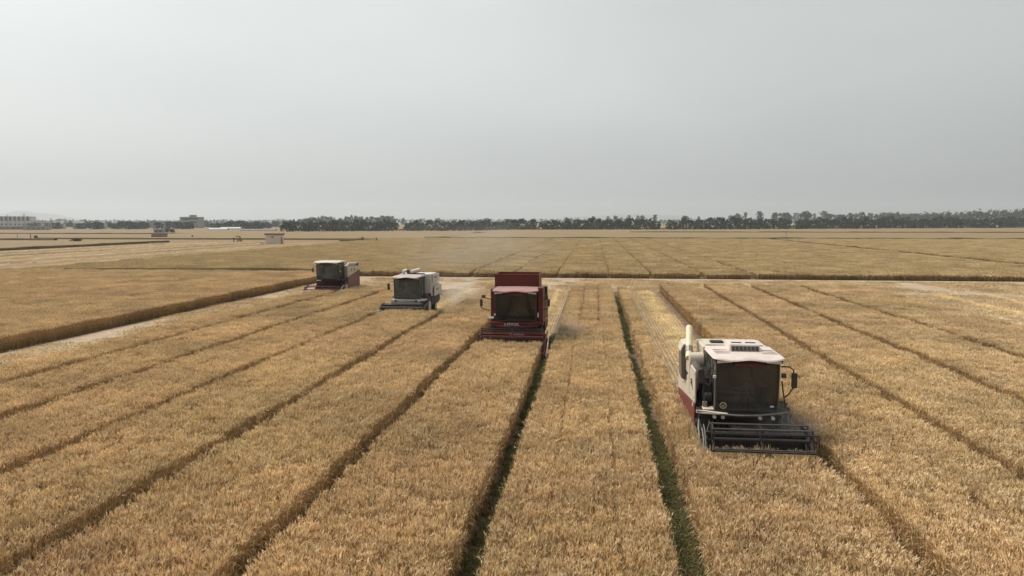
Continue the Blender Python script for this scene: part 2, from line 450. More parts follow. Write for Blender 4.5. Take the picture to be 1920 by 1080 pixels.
def clump_set(name, builder, n, material):
    c = bpy.data.collections.new(name)
    for i in range(n):
        me = builder(random.Random(100 + i * 7 + len(name))).mesh(name)
        me.materials.append(material)
        o = bpy.data.objects.new('%s_%02d' % (name, i), me)
        c.objects.link(o)
    clumps[name] = (c, n)


clump_set('near_wheat', lambda r: wheat_patch(r, 0.53, 185, 0.78, 0.0085, 0.075, 0.0036, 1, rows=3, cell=0.5), 9, M_WHEAT)
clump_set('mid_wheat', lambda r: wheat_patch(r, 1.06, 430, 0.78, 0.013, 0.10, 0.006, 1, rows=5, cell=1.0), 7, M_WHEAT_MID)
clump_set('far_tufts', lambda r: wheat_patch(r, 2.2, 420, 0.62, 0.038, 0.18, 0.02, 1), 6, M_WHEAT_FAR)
clump_set('stubble', lambda r: stubble_patch(r, 1.02, 5, 30, 0.13, 0.006, 34), 6, M_STRAW)
clump_set('wide_stubble', lambda r: stubble_patch(r, 3.0, 12, 40, 0.16, 0.02, 120), 5, M_STRAW)
clump_set('straw', lambda r: straw_heap(r, 1.1, 1.1, 0.22, 420, 0.006), 6, M_STRAW)
clump_set('litter', lambda r: litter_patch(r, 0.55, 260), 6, M_STRAW)
clump_set('weeds', lambda r: grass_patch(r, 0.50, 320, 0.17), 6, M_GRASS)


def scatter_tree(cname):
    ng = bpy.data.node_groups.new('scatter_' + cname, 'GeometryNodeTree')
    ng.interface.new_socket('Geometry', in_out='INPUT', socket_type='NodeSocketGeometry')
    ng.interface.new_socket('Geometry', in_out='OUTPUT', socket_type='NodeSocketGeometry')
    n, l = ng.nodes, ng.links
    gi = n.new('NodeGroupInput'); go = n.new('NodeGroupOutput')

    def attr(nm, ty):
        a = n.new('GeometryNodeInputNamedAttribute'); a.data_type = ty; a.inputs['Name'].default_value = nm
        return a.outputs['Attribute']
    sep = n.new('GeometryNodeSeparateGeometry'); sep.domain = 'POINT'
    l.new(gi.outputs[0], sep.inputs['Geometry']); l.new(attr('plant', 'BOOLEAN'), sep.inputs['Selection'])
    ci = n.new('GeometryNodeCollectionInfo'); ci.inputs['Collection'].default_value = clumps[cname][0]
    ci.inputs['Separate Children'].default_value = True; ci.inputs['Reset Children'].default_value = True
    ip = n.new('GeometryNodeInstanceOnPoints'); ip.inputs['Pick Instance'].default_value = True
    l.new(sep.outputs['Selection'], ip.inputs['Points']); l.new(ci.outputs['Instances'], ip.inputs['Instance'])
    l.new(attr('pick', 'INT'), ip.inputs['Instance Index'])
    er = n.new('FunctionNodeEulerToRotation'); l.new(attr('turn', 'FLOAT_VECTOR'), er.inputs[0])
    l.new(er.outputs[0], ip.inputs['Rotation']); l.new(attr('size', 'FLOAT_VECTOR'), ip.inputs['Scale'])
    j = n.new('GeometryNodeJoinGeometry')
    l.new(ip.outputs['Instances'], j.inputs[0]); l.new(sep.outputs['Inverted'], j.inputs[0]); l.new(j.outputs[0], go.inputs[0])
    return ng


TREES = {}


def field(name, cname, pts, base, base_mat, label, cat):
    """one field of plants: its floor mesh plus the clumps growing at pts (x, y, z, turn, sx, sy, sz)"""
    me = bpy.data.meshes.new(name)
    nb = len(base.v)
    me.from_pydata(base.v + [(p[0], p[1], p[2]) for p in pts], [], base.f)
    N = len(me.vertices)
    k = clumps[cname][1]
    a = me.attributes.new('plant', 'BOOLEAN', 'POINT'); a.data.foreach_set('value', [i >= nb for i in range(N)])
    a = me.attributes.new('pick', 'INT', 'POINT'); a.data.foreach_set('value', [0] * nb + [rng.randrange(k) for _ in pts])
    a = me.attributes.new('turn', 'FLOAT_VECTOR', 'POINT'); a.data.foreach_set('vector', [0.0] * (3 * nb) + [q for p in pts for q in (0.0, 0.0, p[3])])
    a = me.attributes.new('size', 'FLOAT_VECTOR', 'POINT'); a.data.foreach_set('vector', [1.0] * (3 * nb) + [q for p in pts for q in (p[4], p[5], p[6])])
    if base_mat: me.materials.append(base_mat)
    me.update()
    o = bpy.data.objects.new(name, me); col.objects.link(o)
    if cname not in TREES: TREES[cname] = scatter_tree(cname)
    md = o.modifiers.new('plants', 'NODES'); md.node_group = TREES[cname]
    return tag(o, label, cat, None, 'stuff')


def hnoise(x, y):
    return 1 + 0.07 * mnoise.noise((x * 0.35, y * 0.22, 1.7)) + 0.06 * mnoise.noise((x * 1.3, y * 0.9, 5.1))


def edge(x0, y, k):
    """bed edges wander a little"""
    return x0 + 0.07 * mnoise.noise((y * 0.16, k * 3.7, 2.2)) + 0.035 * mnoise.noise((y * 0.7, k * 5.1, 7.7))


SPLIT = 44.0


def wheat_points(x0, x1, y0, y1, cell, seams=(), kx=0):
    pts = []
    ny = max(1, int(round((y1 - y0) / cell)))
    for j in range(ny):
        y = y0 + (j + 0.5) * (y1 - y0) / ny
        a, b = edge(x0, y, kx) + 0.075, edge(x1, y, kx + 1) - 0.075
        nx = max(1, int(round((b - a) / cell))); w = (b - a) / nx
        for i in range(nx):
            x = a + (i + 0.5) * w
            if not in_view(x, y, 5.0): continue
            sx = w / cell
            for sm in seams:                                 # narrow untilled seam: squeeze the clumps beside it
                if abs(x - sm) < w / 2 and mnoise.noise((sm, y * 0.12, 3.3)) > -0.25:
                    sx *= 0.86; x += (w * 0.07) * (1 if x > sm else -1)
            pts.append((x + rng.uniform(-0.02, 0.02), y + rng.uniform(-0.03, 0.03), 0.0, rng.choice((0, math.pi)) , sx * rng.choice((-1, 1)), rng.choice((-1, 1)), hnoise(x, y) * rng.uniform(0.95, 1.05)))
    return pts


def bed_base(x0, x1, y0, y1, top, inset=0.30):
    m = MB(); n = max(2, int((y1 - y0) / 1.5))
    L = [(edge(x0, y0 + (y1 - y0) * i / n, 0) + inset, y0 + (y1 - y0) * i / n) for i in range(n + 1)]
    m.box(x0 + inset, x1 - inset, y0 + inset, y1 - inset, 0.0, top)
    return m


def wheat_bed(x0, x1, y0, y1, label, seams=()):
    """standing wheat of one bed; finer clumps close by, coarser ones farther off (one object for each reach)"""
    out = []
    ya = max(y0, 8.0)
    if ya < SPLIT:
        ye = min(SPLIT, y1)
        out.append(field('standing_wheat', 'near_wheat', wheat_points(x0, x1, ya, ye, 0.5, seams, x0), bed_base(x0, x1, ya, ye, 0.40), M_UNDER, label, 'wheat'))
    if y1 > SPLIT:
        yb = max(SPLIT, y0)
        far_label = label if yb == y0 else label + ', far stretch'
        out.append(field('standing_wheat', 'mid_wheat', wheat_points(x0, x1, yb, y1, 1.0, seams, x0), bed_base(x0, x1, yb, y1, 0.44), M_UNDER, far_label, 'wheat'))
    return out


END = 72.0
wheat_bed(-75.0, -30.1, 30.0, 85.5, 'large uncut wheat block beyond the pale cut swath')
wheat_bed(-24.25, -21.9, 8.0, 62.2, 'narrow wheat bed in front of the red and cream combine')
wheat_bed(-21.5, -18.15, 8.0, 66.0, 'second wheat bed from the pale cut swath')
wheat_bed(-17.75, -14.2, 8.0, 68.0, 'wheat bed passing close beside the mirror side of the white combine')
wheat_bed(-13.85, -10.15, 8.0, 48.4, 'wheat bed in front of the white and grey combine')
wheat_bed(-9.75, -6.25, 8.0, 70.0, 'uncut wheat bed between the white combine and the dark red combine')
wheat_bed(-5.87, -2.42, 8.0, 36.1, 'wheat bed in front of the dark red combine')
wheat_bed(-1.99, 1.60, 8.0, END, 'uncut wheat bed between the two grassy green furrows', seams=(-0.9, 0.35))
wheat_bed(2.07, 2.98, 19.55, 69.0, 'thin strip of wheat left standing beside the cream combine')
wheat_bed(2.07, 5.70, 8.0, 19.5, 'wheat bed in front of the cream combine')
wheat_bed(6.08, 9.83, 8.0, END, 'uncut wheat bed alongside the mirror side of the cream combine')
wheat_bed(10.2, 14.05, 8.0, END, 'second uncut wheat bed past the cream combine')
wheat_bed(14.48, 18.6, 8.0, END, 'third uncut wheat bed past the cream combine')
wheat_bed(19.05, 24.4, 8.0, END, 'outermost wide wheat bed bordering the pale stubble')


# ---- cut strips
def stubble_points(x0, x1, y0, y1, cell, keep=1.0):
    pts = []
    nx = max(1, int(round((x1 - x0) / cell))); ny = max(1, int(round((y1 - y0) / cell)))
    for i in range(nx):
        for j in range(ny):
            x = x0 + (i + 0.5) * (x1 - x0) / nx; y = y0 + (j + 0.5) * (y1 - y0) / ny
            if not in_view(x, y, 5.0) or rng.random() > keep: continue
            pts.append((x + rng.uniform(-0.3, 0.3) * cell * (keep < 1), y + rng.uniform(-0.4, 0.4) * cell * (keep < 1), 0.004, rng.choice((0, math.pi)) + (rng.uniform(-0.5, 0.5) if keep < 1 else 0), (x1 - x0) / nx / cell, rng.choice((-1, 1)), rng.uniform(0.7, 1.25)))
    return pts


def cut(x0, x1, y0, y1, z, label, cell=1.0, cname='stubble', m=None, keep=1.0):
    b = MB().add([(x0, y0, z), (x1, y0, z), (x1, y1, z), (x0, y1, z)], [(0, 1, 2, 3)])
    return field('stubble', cname, stubble_points(x0, x1, y0, y1, cell, keep), b, m or M_STUB, label, 'stubble')


cut(3.02, 5.8, 20.3, END, 0.006, 'cut stubble strip behind the cream combine')
cut(-5.95, -2.4, 36.7, END, 0.006, 'cut stubble strip behind the dark red combine')
cut(-13.95, -10.05, 49.0, END, 0.006, 'cut stubble strip behind the white and grey combine')
cut(-24.2, -21.6, 62.6, END, 0.008, 'short cut stubble strip behind the red and cream combine')
cut(-134.0, -74.0, 92.0, 232.0, 0.004, 'harvested field with long pale rows far behind the red and cream combine', 3.0, 'wide_stubble', M_FARSTUB, 0.02)
sheet('farm_track', -62, 120, 86.52, 88.3, 0.014, M_TRACK, label='pale dirt track along the foot of the far wheat', cat='track')


def littered(x0, x1, y0, y1, z, label, per, m):
    b = MB().add([(x0, y0, z), (x1, y0, z), (x1, y1, z), (x0, y1, z)], [(0, 1, 2, 3)])
    pts = []
    for _ in range(int((x1 - x0) * (y1 - y0) * per)):
        x, y = rng.uniform(x0 + 0.4, x1 - 0.4), rng.uniform(y0 + 0.4, y1 - 0.4)
        v = mnoise.noise((x * 0.25, y * 0.12, 4.4)) + 0.4 * mnoise.noise((x * 1.1, y * 0.3, 1.4))
        if not in_view(x, y, 5.0) or v < rng.uniform(-0.5, 0.4): continue
        k = rng.uniform(0.6, 1.3)
        pts.append((x, y, 0.004, rng.uniform(0, 6.28), k, k, rng.uniform(0.7, 1.3)))
    return field('stubble', 'litter', pts, b, m, label, 'stubble')


littered(-30.0, -24.3, 18.0, END, 0.006, 'pale cut swath beside the tall wheat wall', 2.2, M_TRACK)
littered(-30.0, 66.0, END + 0.02, 86.5, 0.008, 'trampled straw headland along the far end of the beds', 1.5, M_TRACK)

littered(24.6, 66.0, 22.0, END, 0.006, 'wide pale stubble field past the outermost wheat bed', 1.3, M_STUB)


def windrow(x, y0, y1, label, wx=1.0, step=0.9):
    pts = []
    y = y0
    while y < y1:
        pts.append((x + rng.gauss(0, 0.12), y, 0.01, rng.choice((0, math.pi)), wx * rng.uniform(0.7, 1.2), 1.0, rng.uniform(0.6, 1.3)))
        y += step
    return field('straw_windrow', 'straw', pts, MB(), None, label, 'straw')


windrow(4.75, 27.5, 71.0, 'loose yellow straw row left by the cream combine', 0.9)
windrow(-3.3, 45.0, 71.0, 'loose straw row left by the dark red combine', 0.6)
windrow(-11.8, 56.0, 71.5, 'loose straw row left by the white and grey combine', 0.8)
windrow(26.2, 30.0, 71.0, 'first bright straw row on the wide stubble', 0.6)
windrow(30.4, 36.0, 71.0, 'second bright straw row on the wide stubble', 0.6)
windrow(34.6, 42.0, 71.0, 'third bright straw row on the wide stubble', 0.6)
windrow(40.0, 48.0, 71.0, 'fourth bright straw row on the wide stubble', 0.7)
windrow(46.0, 54.0, 71.0, 'outermost bright straw row on the wide stubble', 0.7)
windrow(-25.3, 24.0, 70.0, 'bright straw row along the pale cut swath', 0.6)
for i_, xw in enumerate((-80.5, -89.0, -98.0, -107.5, -117.0, -126.5)):
    windrow(xw, 96.0 + 3 * i_, 228.0, 'pale straw row in the harvested far left field, %s from its near side' % ('first', 'second', 'third', 'fourth', 'fifth', 'sixth')[i_], 0.7, 1.5)


# ---- weeds in the furrows
def furrow(x0, x1, y0, y1, label, thr):
    pts = []; y = y0
    while y < y1:
        for x in ((x0 * 2 + x1) / 3, (x0 + 2 * x1) / 3):
            v = mnoise.noise((x0 * 3, y * 0.16, 0.4)) + 0.5 * mnoise.noise((x, y * 0.6, 9.1))
            if v > thr:
                s = 0.32 + min(0.75, (v - thr) * 0.8)
                pts.append((x + rng.uniform(-0.08, 0.08), y + rng.uniform(-0.1, 0.1), 0.0, rng.uniform(0, 6.28), s, s, s))
        y += 0.22
    return field('furrow_weeds', 'weeds', pts, MB(), None, label, 'weeds')


furrow(-2.44, -1.98, 8.0, 44.0, 'green grass in the furrow beside the dark red combine', -0.68)
furrow(1.58, 2.08, 8.0, 66.0, 'patchy green grass in the furrow beside the cream combine', -0.62)

# ---- far wheat blocks
rows2 = [-74.0, -14.8, -9.6, -4.4, 1.7, 6.6, 12.6, 18.3, 59.6]


def block(x0, x1, y0, y1, h, label):
    b = MB().box(x0 + 0.1, x1 - 0.1, y0 + 0.25, y1 - 0.1, 0.0, h * 0.66)
    pts = []
    nx = max(1, int(round((x1 - x0) / 2.0))); ny = max(1, int(round((y1 - y0) / 2.0)))
    w = (x1 - x0) / nx
    for i in range(nx):
        for j in range(ny):
            x = x0 + (i + 0.5) * w; y = y0 + (j + 0.5) * (y1 - y0) / ny
            if in_view(x, y, 12.0):
                pts.append((x, y, 0, rng.choice((0, math.pi)), w / 2.0 * rng.choice((-1, 1)), rng.choice((-1, 1)), hnoise(x * 0.3, y * 0.3) * rng.uniform(0.9, 1.1)))
    return field('standing_wheat', 'far_tufts', pts, b, M_FARWHEAT, label, 'wheat')


for i in range(len(rows2) - 1):
    a, b2 = rows2[i] + 0.22 + 0.012 * min(20, abs(rows2[i])), rows2[i + 1] - 0.22 - 0.012 * min(20, abs(rows2[i + 1]))
    side = 'west' if a < 0 else 'east'
    n = sum(1 for q in rows2 if 0 < q <= rows2[i]) if a > 0 else sum(1 for q in rows2 if rows2[i + 1] < q <= 1.7) + 1
    ords = ['first', 'second', 'third', 'fourth', 'fifth', 'sixth', 'seventh', 'eighth', 'ninth', 'tenth', 'eleventh']
    if a > 0: lab = 'far wheat bed beyond the headland, %s to the right of the middle row line' % ords[min(n, 10) - 1]
    else: lab = 'far wheat bed beyond the headland, %s to the left of the middle row line' % ords[min(n, 10) - 1]
    block(a, b2, 88.6, 268.0, 0.62, lab)
block(62.6, 240.0, 92.0, 268.0, 0.62, 'broad far wheat block past the dark furrow line on the right')


def slab(x0, x1, y0, y1, h, label, m=None):
    o = MB().box(x0, x1, y0, y1, 0.0, h).build('standing_wheat', m or M_FARWHEAT)
    return tag(o, label, 'wheat', None, 'stuff')


slab(-330.0, -136.0, 110.0, 224.0, 0.55, 'tan wheat block at the far left past the harvested field')
slab(-60.0, 340.0, 271.5, 425.0, 0.65, 'distant wheat field in front of the tree row')
slab(-210.0, -62.0, 262.0, 400.0, 0.55, 'distant wheat field behind the white hut')
slab(-70.0, 480.0, 428.0, 560.0, 0.6, 'farthest wheat strip under the dark tree row')

M_DITCH = ground_mat('ditch_grass', (0.10, 0.075, 0.035), (0.14, 0.10, 0.05), (0.07, 0.06, 0.025), 0.2, 1.5, bump=1.0)


def ditch(a, b, w, h, label):
    a, b = Vector((*a, 0)), Vector((*b, 0)); d = (b - a).normalized(); s = Vector((-d.y, d.x, 0))
    m = MB(); n = max(8, int((b - a).length / 4)); vs = []
    for i in range(n + 1):
        p = a + (b - a) * (i / n)
        ww = w * (0.75 + 0.5 * mnoise.noise((p.x * 0.07, p.y * 0.07, 3.0))); hh = h * (0.95 + 0.3 * mnoise.noise((p.x * 0.11, p.y * 0.11, 8.0)))
        for q, z in ((-1, 0.0), (-0.6, hh * 0.8), (0, hh), (0.6, hh * 0.8), (1, 0.0)):
            vs.append(p + s * (q * ww / 2) + Vector((0, 0, z)))
    m.add(vs, [(i * 5 + j, (i + 1) * 5 + j, (i + 1) * 5 + j + 1, i * 5 + j + 1) for i in range(n) for j in range(4)])
    return tag(m.build('ditch_grass', M_DITCH), label, 'ditch grass', None, 'stuff')


ditch((-62, 269.7), (330, 270.4), 2.2, 1.12, 'dark grassy ditch line across the far wheat')
ditch((20, 426.5), (470, 427.0), 2.6, 1.15, 'second dark ditch line close to the tree row')
ditch((60.8, 89), (60.8, 269), 3.2, 0.62, 'dark grassy furrow running back through the far wheat')
ditch((-86, 246), (-60, 250), 2.2, 0.8, 'dark weedy ditch between the white hut and the standing person')
ditch((-135, 120), (-135.5, 226), 1.2, 0.7, 'dark edge of the tan wheat at the far left')
ditch((-300, 252), (-190, 246), 2.0, 0.7, 'thin dark ditch with the brown brush heap')
ditch((-66, 86.6), (-34, 87.2), 0.9, 0.95, 'dark grassy line behind the large uncut wheat block')
ditch((-420, 372), (-170, 372), 2.4, 0.6, 'long dark ditch line behind the pump house')
ditch((-190, 520), (560, 905), 5.0, 1.2, 'dark undergrowth at the feet of the tree row')

# ------------------------------------------------------------------ combines
P_CREAM = mat('cream_paint', (0.62, 0.55, 0.46), 0.45, var=0.06, scale=3, dirt=0.45)
P_WHITE = mat('white_paint', (0.58, 0.58, 0.55), 0.45, var=0.06, scale=3, dirt=0.4)
P_RED = mat('dark_red_paint', (0.098, 0.010, 0.008), 0.42, var=0.15, scale=3, dirt=0.14, dirt_col=(0.22, 0.12, 0.08), spec=0.3)
P_RED2 = mat('crimson_paint', (0.12, 0.011, 0.02), 0.42, var=0.15, scale=3, dirt=0.22, dirt_col=(0.30, 0.18, 0.13))
P_PINK = mat('pink_paint_roof_sheen', (0.31, 0.145, 0.135), 0.5, var=0.08, scale=2.5, dirt=0.3, dirt_col=(0.55, 0.42, 0.34))  # pink base paints sky sheen onto the red roof, with pale dust over it
P_PALE = mat('pale_roof', (0.66, 0.57, 0.53), 0.5, var=0.08, scale=2.5, dirt=0.35)
P_DARK = mat('dark_steel', (0.018, 0.016, 0.018), 0.55, var=0.3, scale=5, dirt=0.22, dirt_col=(0.10, 0.075, 0.06), spec=0.3)
P_GREY = mat('grey_steel', (0.13, 0.13, 0.13), 0.5, var=0.2, scale=5, dirt=0.4)
P_MID = mat('worn_steel', (0.20, 0.19, 0.185), 0.45, metal=0.5, var=0.2, scale=7, dirt=0.3)
P_BLACK = mat('black_plastic', (0.018, 0.018, 0.018), 0.5, var=0.2, scale=5, dirt=0.12)
P_RUBBER = mat('tyre_rubber', (0.03, 0.028, 0.026), 0.85, var=0.3, scale=8, dirt=0.5, dirt_col=(0.22, 0.17, 0.11))
P_SCREEN = mat('dusty_mesh', (0.17, 0.135, 0.105), 0.8, var=0.15, scale=40, bump=0.4, bscale=120)
P_LAMP = mat('lamp_lens', (0.62, 0.60, 0.56), 0.2, var=0.05)
P_TEXT = mat('white_lettering', (0.8, 0.8, 0.78), 0.5, var=0.03)
P_YELLOW = mat('cream_pipe', (0.70, 0.62, 0.42), 0.5, var=0.06, dirt=0.25)
P_SEAT = mat('seat_cloth', (0.04, 0.035, 0.035), 0.9, var=0.2)
P_GLASS = glass_mat('cab_glass', film=(0.06, 0.20), film_col=(0.28, 0.28, 0.29))
P_GLASS_RED = glass_mat('dark_cab_glass', 0.2, (0.02, 0.07))
P_GLASS_GREY = glass_mat('dust_sheen_cab_glass', 0.27, (0.14, 0.36), (0.30, 0.33, 0.31))  # heavier grey-green film also paints in light reflected off the windshield
P_MIRROR = mat('mirror_glass', (0.6, 0.6, 0.6), 0.08, metal=1.0, var=0.02)


def arc(c, r, a0, a1, n, plane='xz'):
    out = []
    for i in range(n + 1):
        t = a0 + (a1 - a0) * i / n
        out.append((c[0] + r * math.cos(t), c[1], c[2] + r * math.sin(t)) if plane == 'xz' else (c[0], c[1] + r * math.cos(t), c[2] + r * math.sin(t)))
    return out


def wheel(root, name, x, y, r, w, rim_mat):
    s = 1 if x > 0 else -1
    t = MB()
    t.lathe_x([(-w / 2 + 0.03, r * 0.55), (-w / 2, r * 0.72), (-w / 2 + 0.03, r * 0.93), (-w * 0.3, r * 0.97), (w * 0.3, r * 0.97), (w / 2 - 0.03, r * 0.93), (w / 2, r * 0.72), (w / 2 - 0.03, r * 0.55)], x, y, r, 28)
    nl = 18
    for i in range(nl):                                      # lugs
        a = 2 * math.pi * i / nl
        for q in (-1, 1):
            a1 = a + (0.5 if q > 0 else 0) * 2 * math.pi / nl
            pts = []
            for (xx, da) in ((0.02 * q, 0.0), (q * w * 0.48, 0.20)):
                for rr in (r * 0.95, r * 1.0):
                    for dd in (-0.035, 0.035):
                        aa = a1 + da + dd
                        pts.append((x + xx, y + rr * math.cos(aa), r + rr * math.sin(aa)))
            t.add(pts, [(0, 1, 3, 2), (4, 6, 7, 5), (0, 2, 6, 4), (1, 5, 7, 3), (2, 3, 7, 6), (0, 4, 5, 1)])
    hub = t.build(name, P_RUBBER, root, smooth=True)
    k = MB().lathe_x([(s * w * 0.5, r * 0.55), (s * w * 0.34, r * 0.50), (s * w * 0.30, r * 0.22), (s * w * 0.46, r * 0.18), (s * w * 0.46, 0.03)], x, y, r, 20)
    k.build('rim', rim_mat, hub, smooth=True)
    return hub


def mirror(root, pts, x0, x1, y, z0, z1):
    m = MB().hull([(x0, y, z0 + 0.03), (x0 + 0.02, y, z0), (x1 - 0.02, y, z0), (x1, y, z0 + 0.03), (x1, y, z1 - 0.03), (x1 - 0.02, y, z1), (x0 + 0.02, y, z1), (x0, y, z1 - 0.03)],
                  [(x0, y + 0.07, z0 + 0.03), (x0 + 0.02, y + 0.07, z0), (x1 - 0.02, y + 0.07, z0), (x1, y + 0.07, z0 + 0.03), (x1, y + 0.07, z1 - 0.03), (x1 - 0.02, y + 0.07, z1), (x0 + 0.02, y + 0.07, z1), (x0, y + 0.07, z1 - 0.03)]).build('mirror', P_BLACK, root, 0.008)
    MB().tube(pts, 0.021, 8).build('mirror_arm', P_BLACK, m, smooth=True)
    MB().box(x0 + 0.02, x1 - 0.02, y + 0.071, y + 0.076, z0 + 0.03, z1 - 0.03).build('mirror_glass', P_MIRROR, m)
    return m


def header(root, S, xa, xb):
    """cutting table between x = xa and xb with its reel; cutter bar at y = 0"""
    hp, hd = S['header_paint'], S['header_dark']
    t = MB()
    t.box(xa, xb, 1.12, 1.17, 0.22, 0.98)                    # back sheet
    t.prism_x([(0.08, 0.20), (1.12, 0.24), (1.12, 0.30), (0.08, 0.235)], xa, xb)
    t.box(xa, xb, 1.06, 1.20, 0.98, 1.08)                    # top beam
    h = t.build('cutting_table', hd, root, 0.01)
    for x, s in ((xa, -1), (xb, 1)):
        MB().prism_x([(-0.02, 0.18), (0.30, 0.62), (0.62, 0.86), (1.20, 1.10), (1.22, 0.22), (0.5, 0.16)], x - 0.025, x + 0.025).build('end_plate', hp, h, 0.008)
        d = MB()                                             # pointed crop divider
        d.hull([(x - 0.05, 0.0, 0.2), (x + 0.05, 0.0, 0.2), (x + 0.04, 0.05, 0.60), (x - 0.04, 0.05, 0.60)],
               [(x - 0.012, -0.62, 0.16), (x + 0.012, -0.62, 0.16), (x + 0.012, -0.60, 0.20), (x - 0.012, -0.60, 0.20)])
        d.tube([(x, -0.58, 0.2), (x - s * 0.02, -0.1, 0.62), (x, 0.35, 0.80)], 0.014, 6)
        d.build('crop_divider', S['divider'], h, 0.005)
    k = MB()
    n = int((xb - xa) / 0.076)
    for i in range(n):
        x = xa + 0.04 + i * 0.076
        k.add([(x - 0.03, 0.08, 0.215), (x + 0.03, 0.08, 0.215), (x, -0.09, 0.20), (x, -0.02, 0.235)], [(0, 1, 2), (0, 2, 3), (1, 3, 2), (0, 3, 1)])
    k.box(xa, xb, 0.05, 0.10, 0.20, 0.24)
    k.build('cutter_bar', P_MID, h)
    a = MB().lathe_x([(0, 0.14), (xb - xa - 0.1, 0.14)], xa + 0.05, 0.78, 0.56, 20)
    N = 120; L = xb - xa - 0.14
    for half in (0, 1):                                      # opposed screw flights that meet at the middle
        vs, fs = [], []
        for i in range(N + 1):
            q = i / N; x = xa + 0.07 + (q * L / 2 if half == 0 else L - q * L / 2)
            ang = q * 2 * math.pi * 3.2 + half * 1.2
            for rr in (0.13, 0.26):
                vs.append((x, 0.78 + rr * math.cos(ang), 0.56 + rr * math.sin(ang)))
        fs = [(2 * i, 2 * i + 1, 2 * i + 3, 2 * i + 2) for i in range(N)]
        a.add(vs, fs)
    a.build('auger', P_MID, h, smooth=True, fix=False)
    # reel
    ry, rz, rr = S.get('reel', (0.42, 1.12, 0.47))
    c = MB().tube([(xa + 0.06, ry, rz), (xb - 0.06, ry, rz)], 0.05, 12).build('reel', hd, root, smooth=True)
    nb = 5; a0 = S.get('reel_turn', 0.35)
    for i in range(nb):
        t = a0 + 2 * math.pi * i / nb
        y, z = ry + rr * math.cos(t), rz + rr * math.sin(t)
        b = MB().tube([(xa + 0.05, y, z), (xb - 0.05, y, z)], 0.022, 8)
        q = xa + 0.12
        while q < xb - 0.08:
            b.add([(q - 0.006, y, z), (q + 0.006, y, z), (q + 0.004, y + 0.05, z - 0.20), (q - 0.004, y + 0.05, z - 0.20)], [(0, 1, 2, 3)])
            q += 0.15
        b.build('reel_bat', S['bat'], c, fix=False)
    for x in (xa + 0.09, (xa + xb) / 2, xb - 0.09):
        s = MB()
        pr = [(x, ry + rr * math.cos(a0 + 2 * math.pi * i / nb), rz + rr * math.sin(a0 + 2 * math.pi * i / nb)) for i in range(nb)]
        for i in range(nb):
            s.tube([pr[i], pr[(i + 1) % nb]], 0.012, 6)
            s.tube([(x, ry, rz), pr[i]], 0.016, 6)
        s.build('reel_spider', hd, c)
    for x in (xa - 0.05, xb + 0.05):
        MB().prism_x([(ry - 0.1, rz - 0.04), (ry - 0.1, rz + 0.05), (1.15, 1.18), (1.75, 1.16), (1.75, 1.06), (1.1, 1.06)], x - 0.02, x + 0.02).build('reel_arm', hp, c, 0.006)
        MB().tube([(x, 0.7, 0.70), (x, 0.62, 1.06)], 0.025, 8).build('lift_cylinder', P_MID, c, smooth=True)
    if S.get('reel_frame'):
        fz0, fz1 = S['reel_frame']
        f = MB()
        f.tube([(xa, -0.10, fz0), (xa, -0.06, fz1), (xb, -0.06, fz1), (xb, -0.10, fz0)], 0.02, 8)
        f.tube([(xa, -0.10, fz0), (xb, -0.10, fz0)], 0.024, 8)
        f.build('reel_guard', hd, c)
    return h


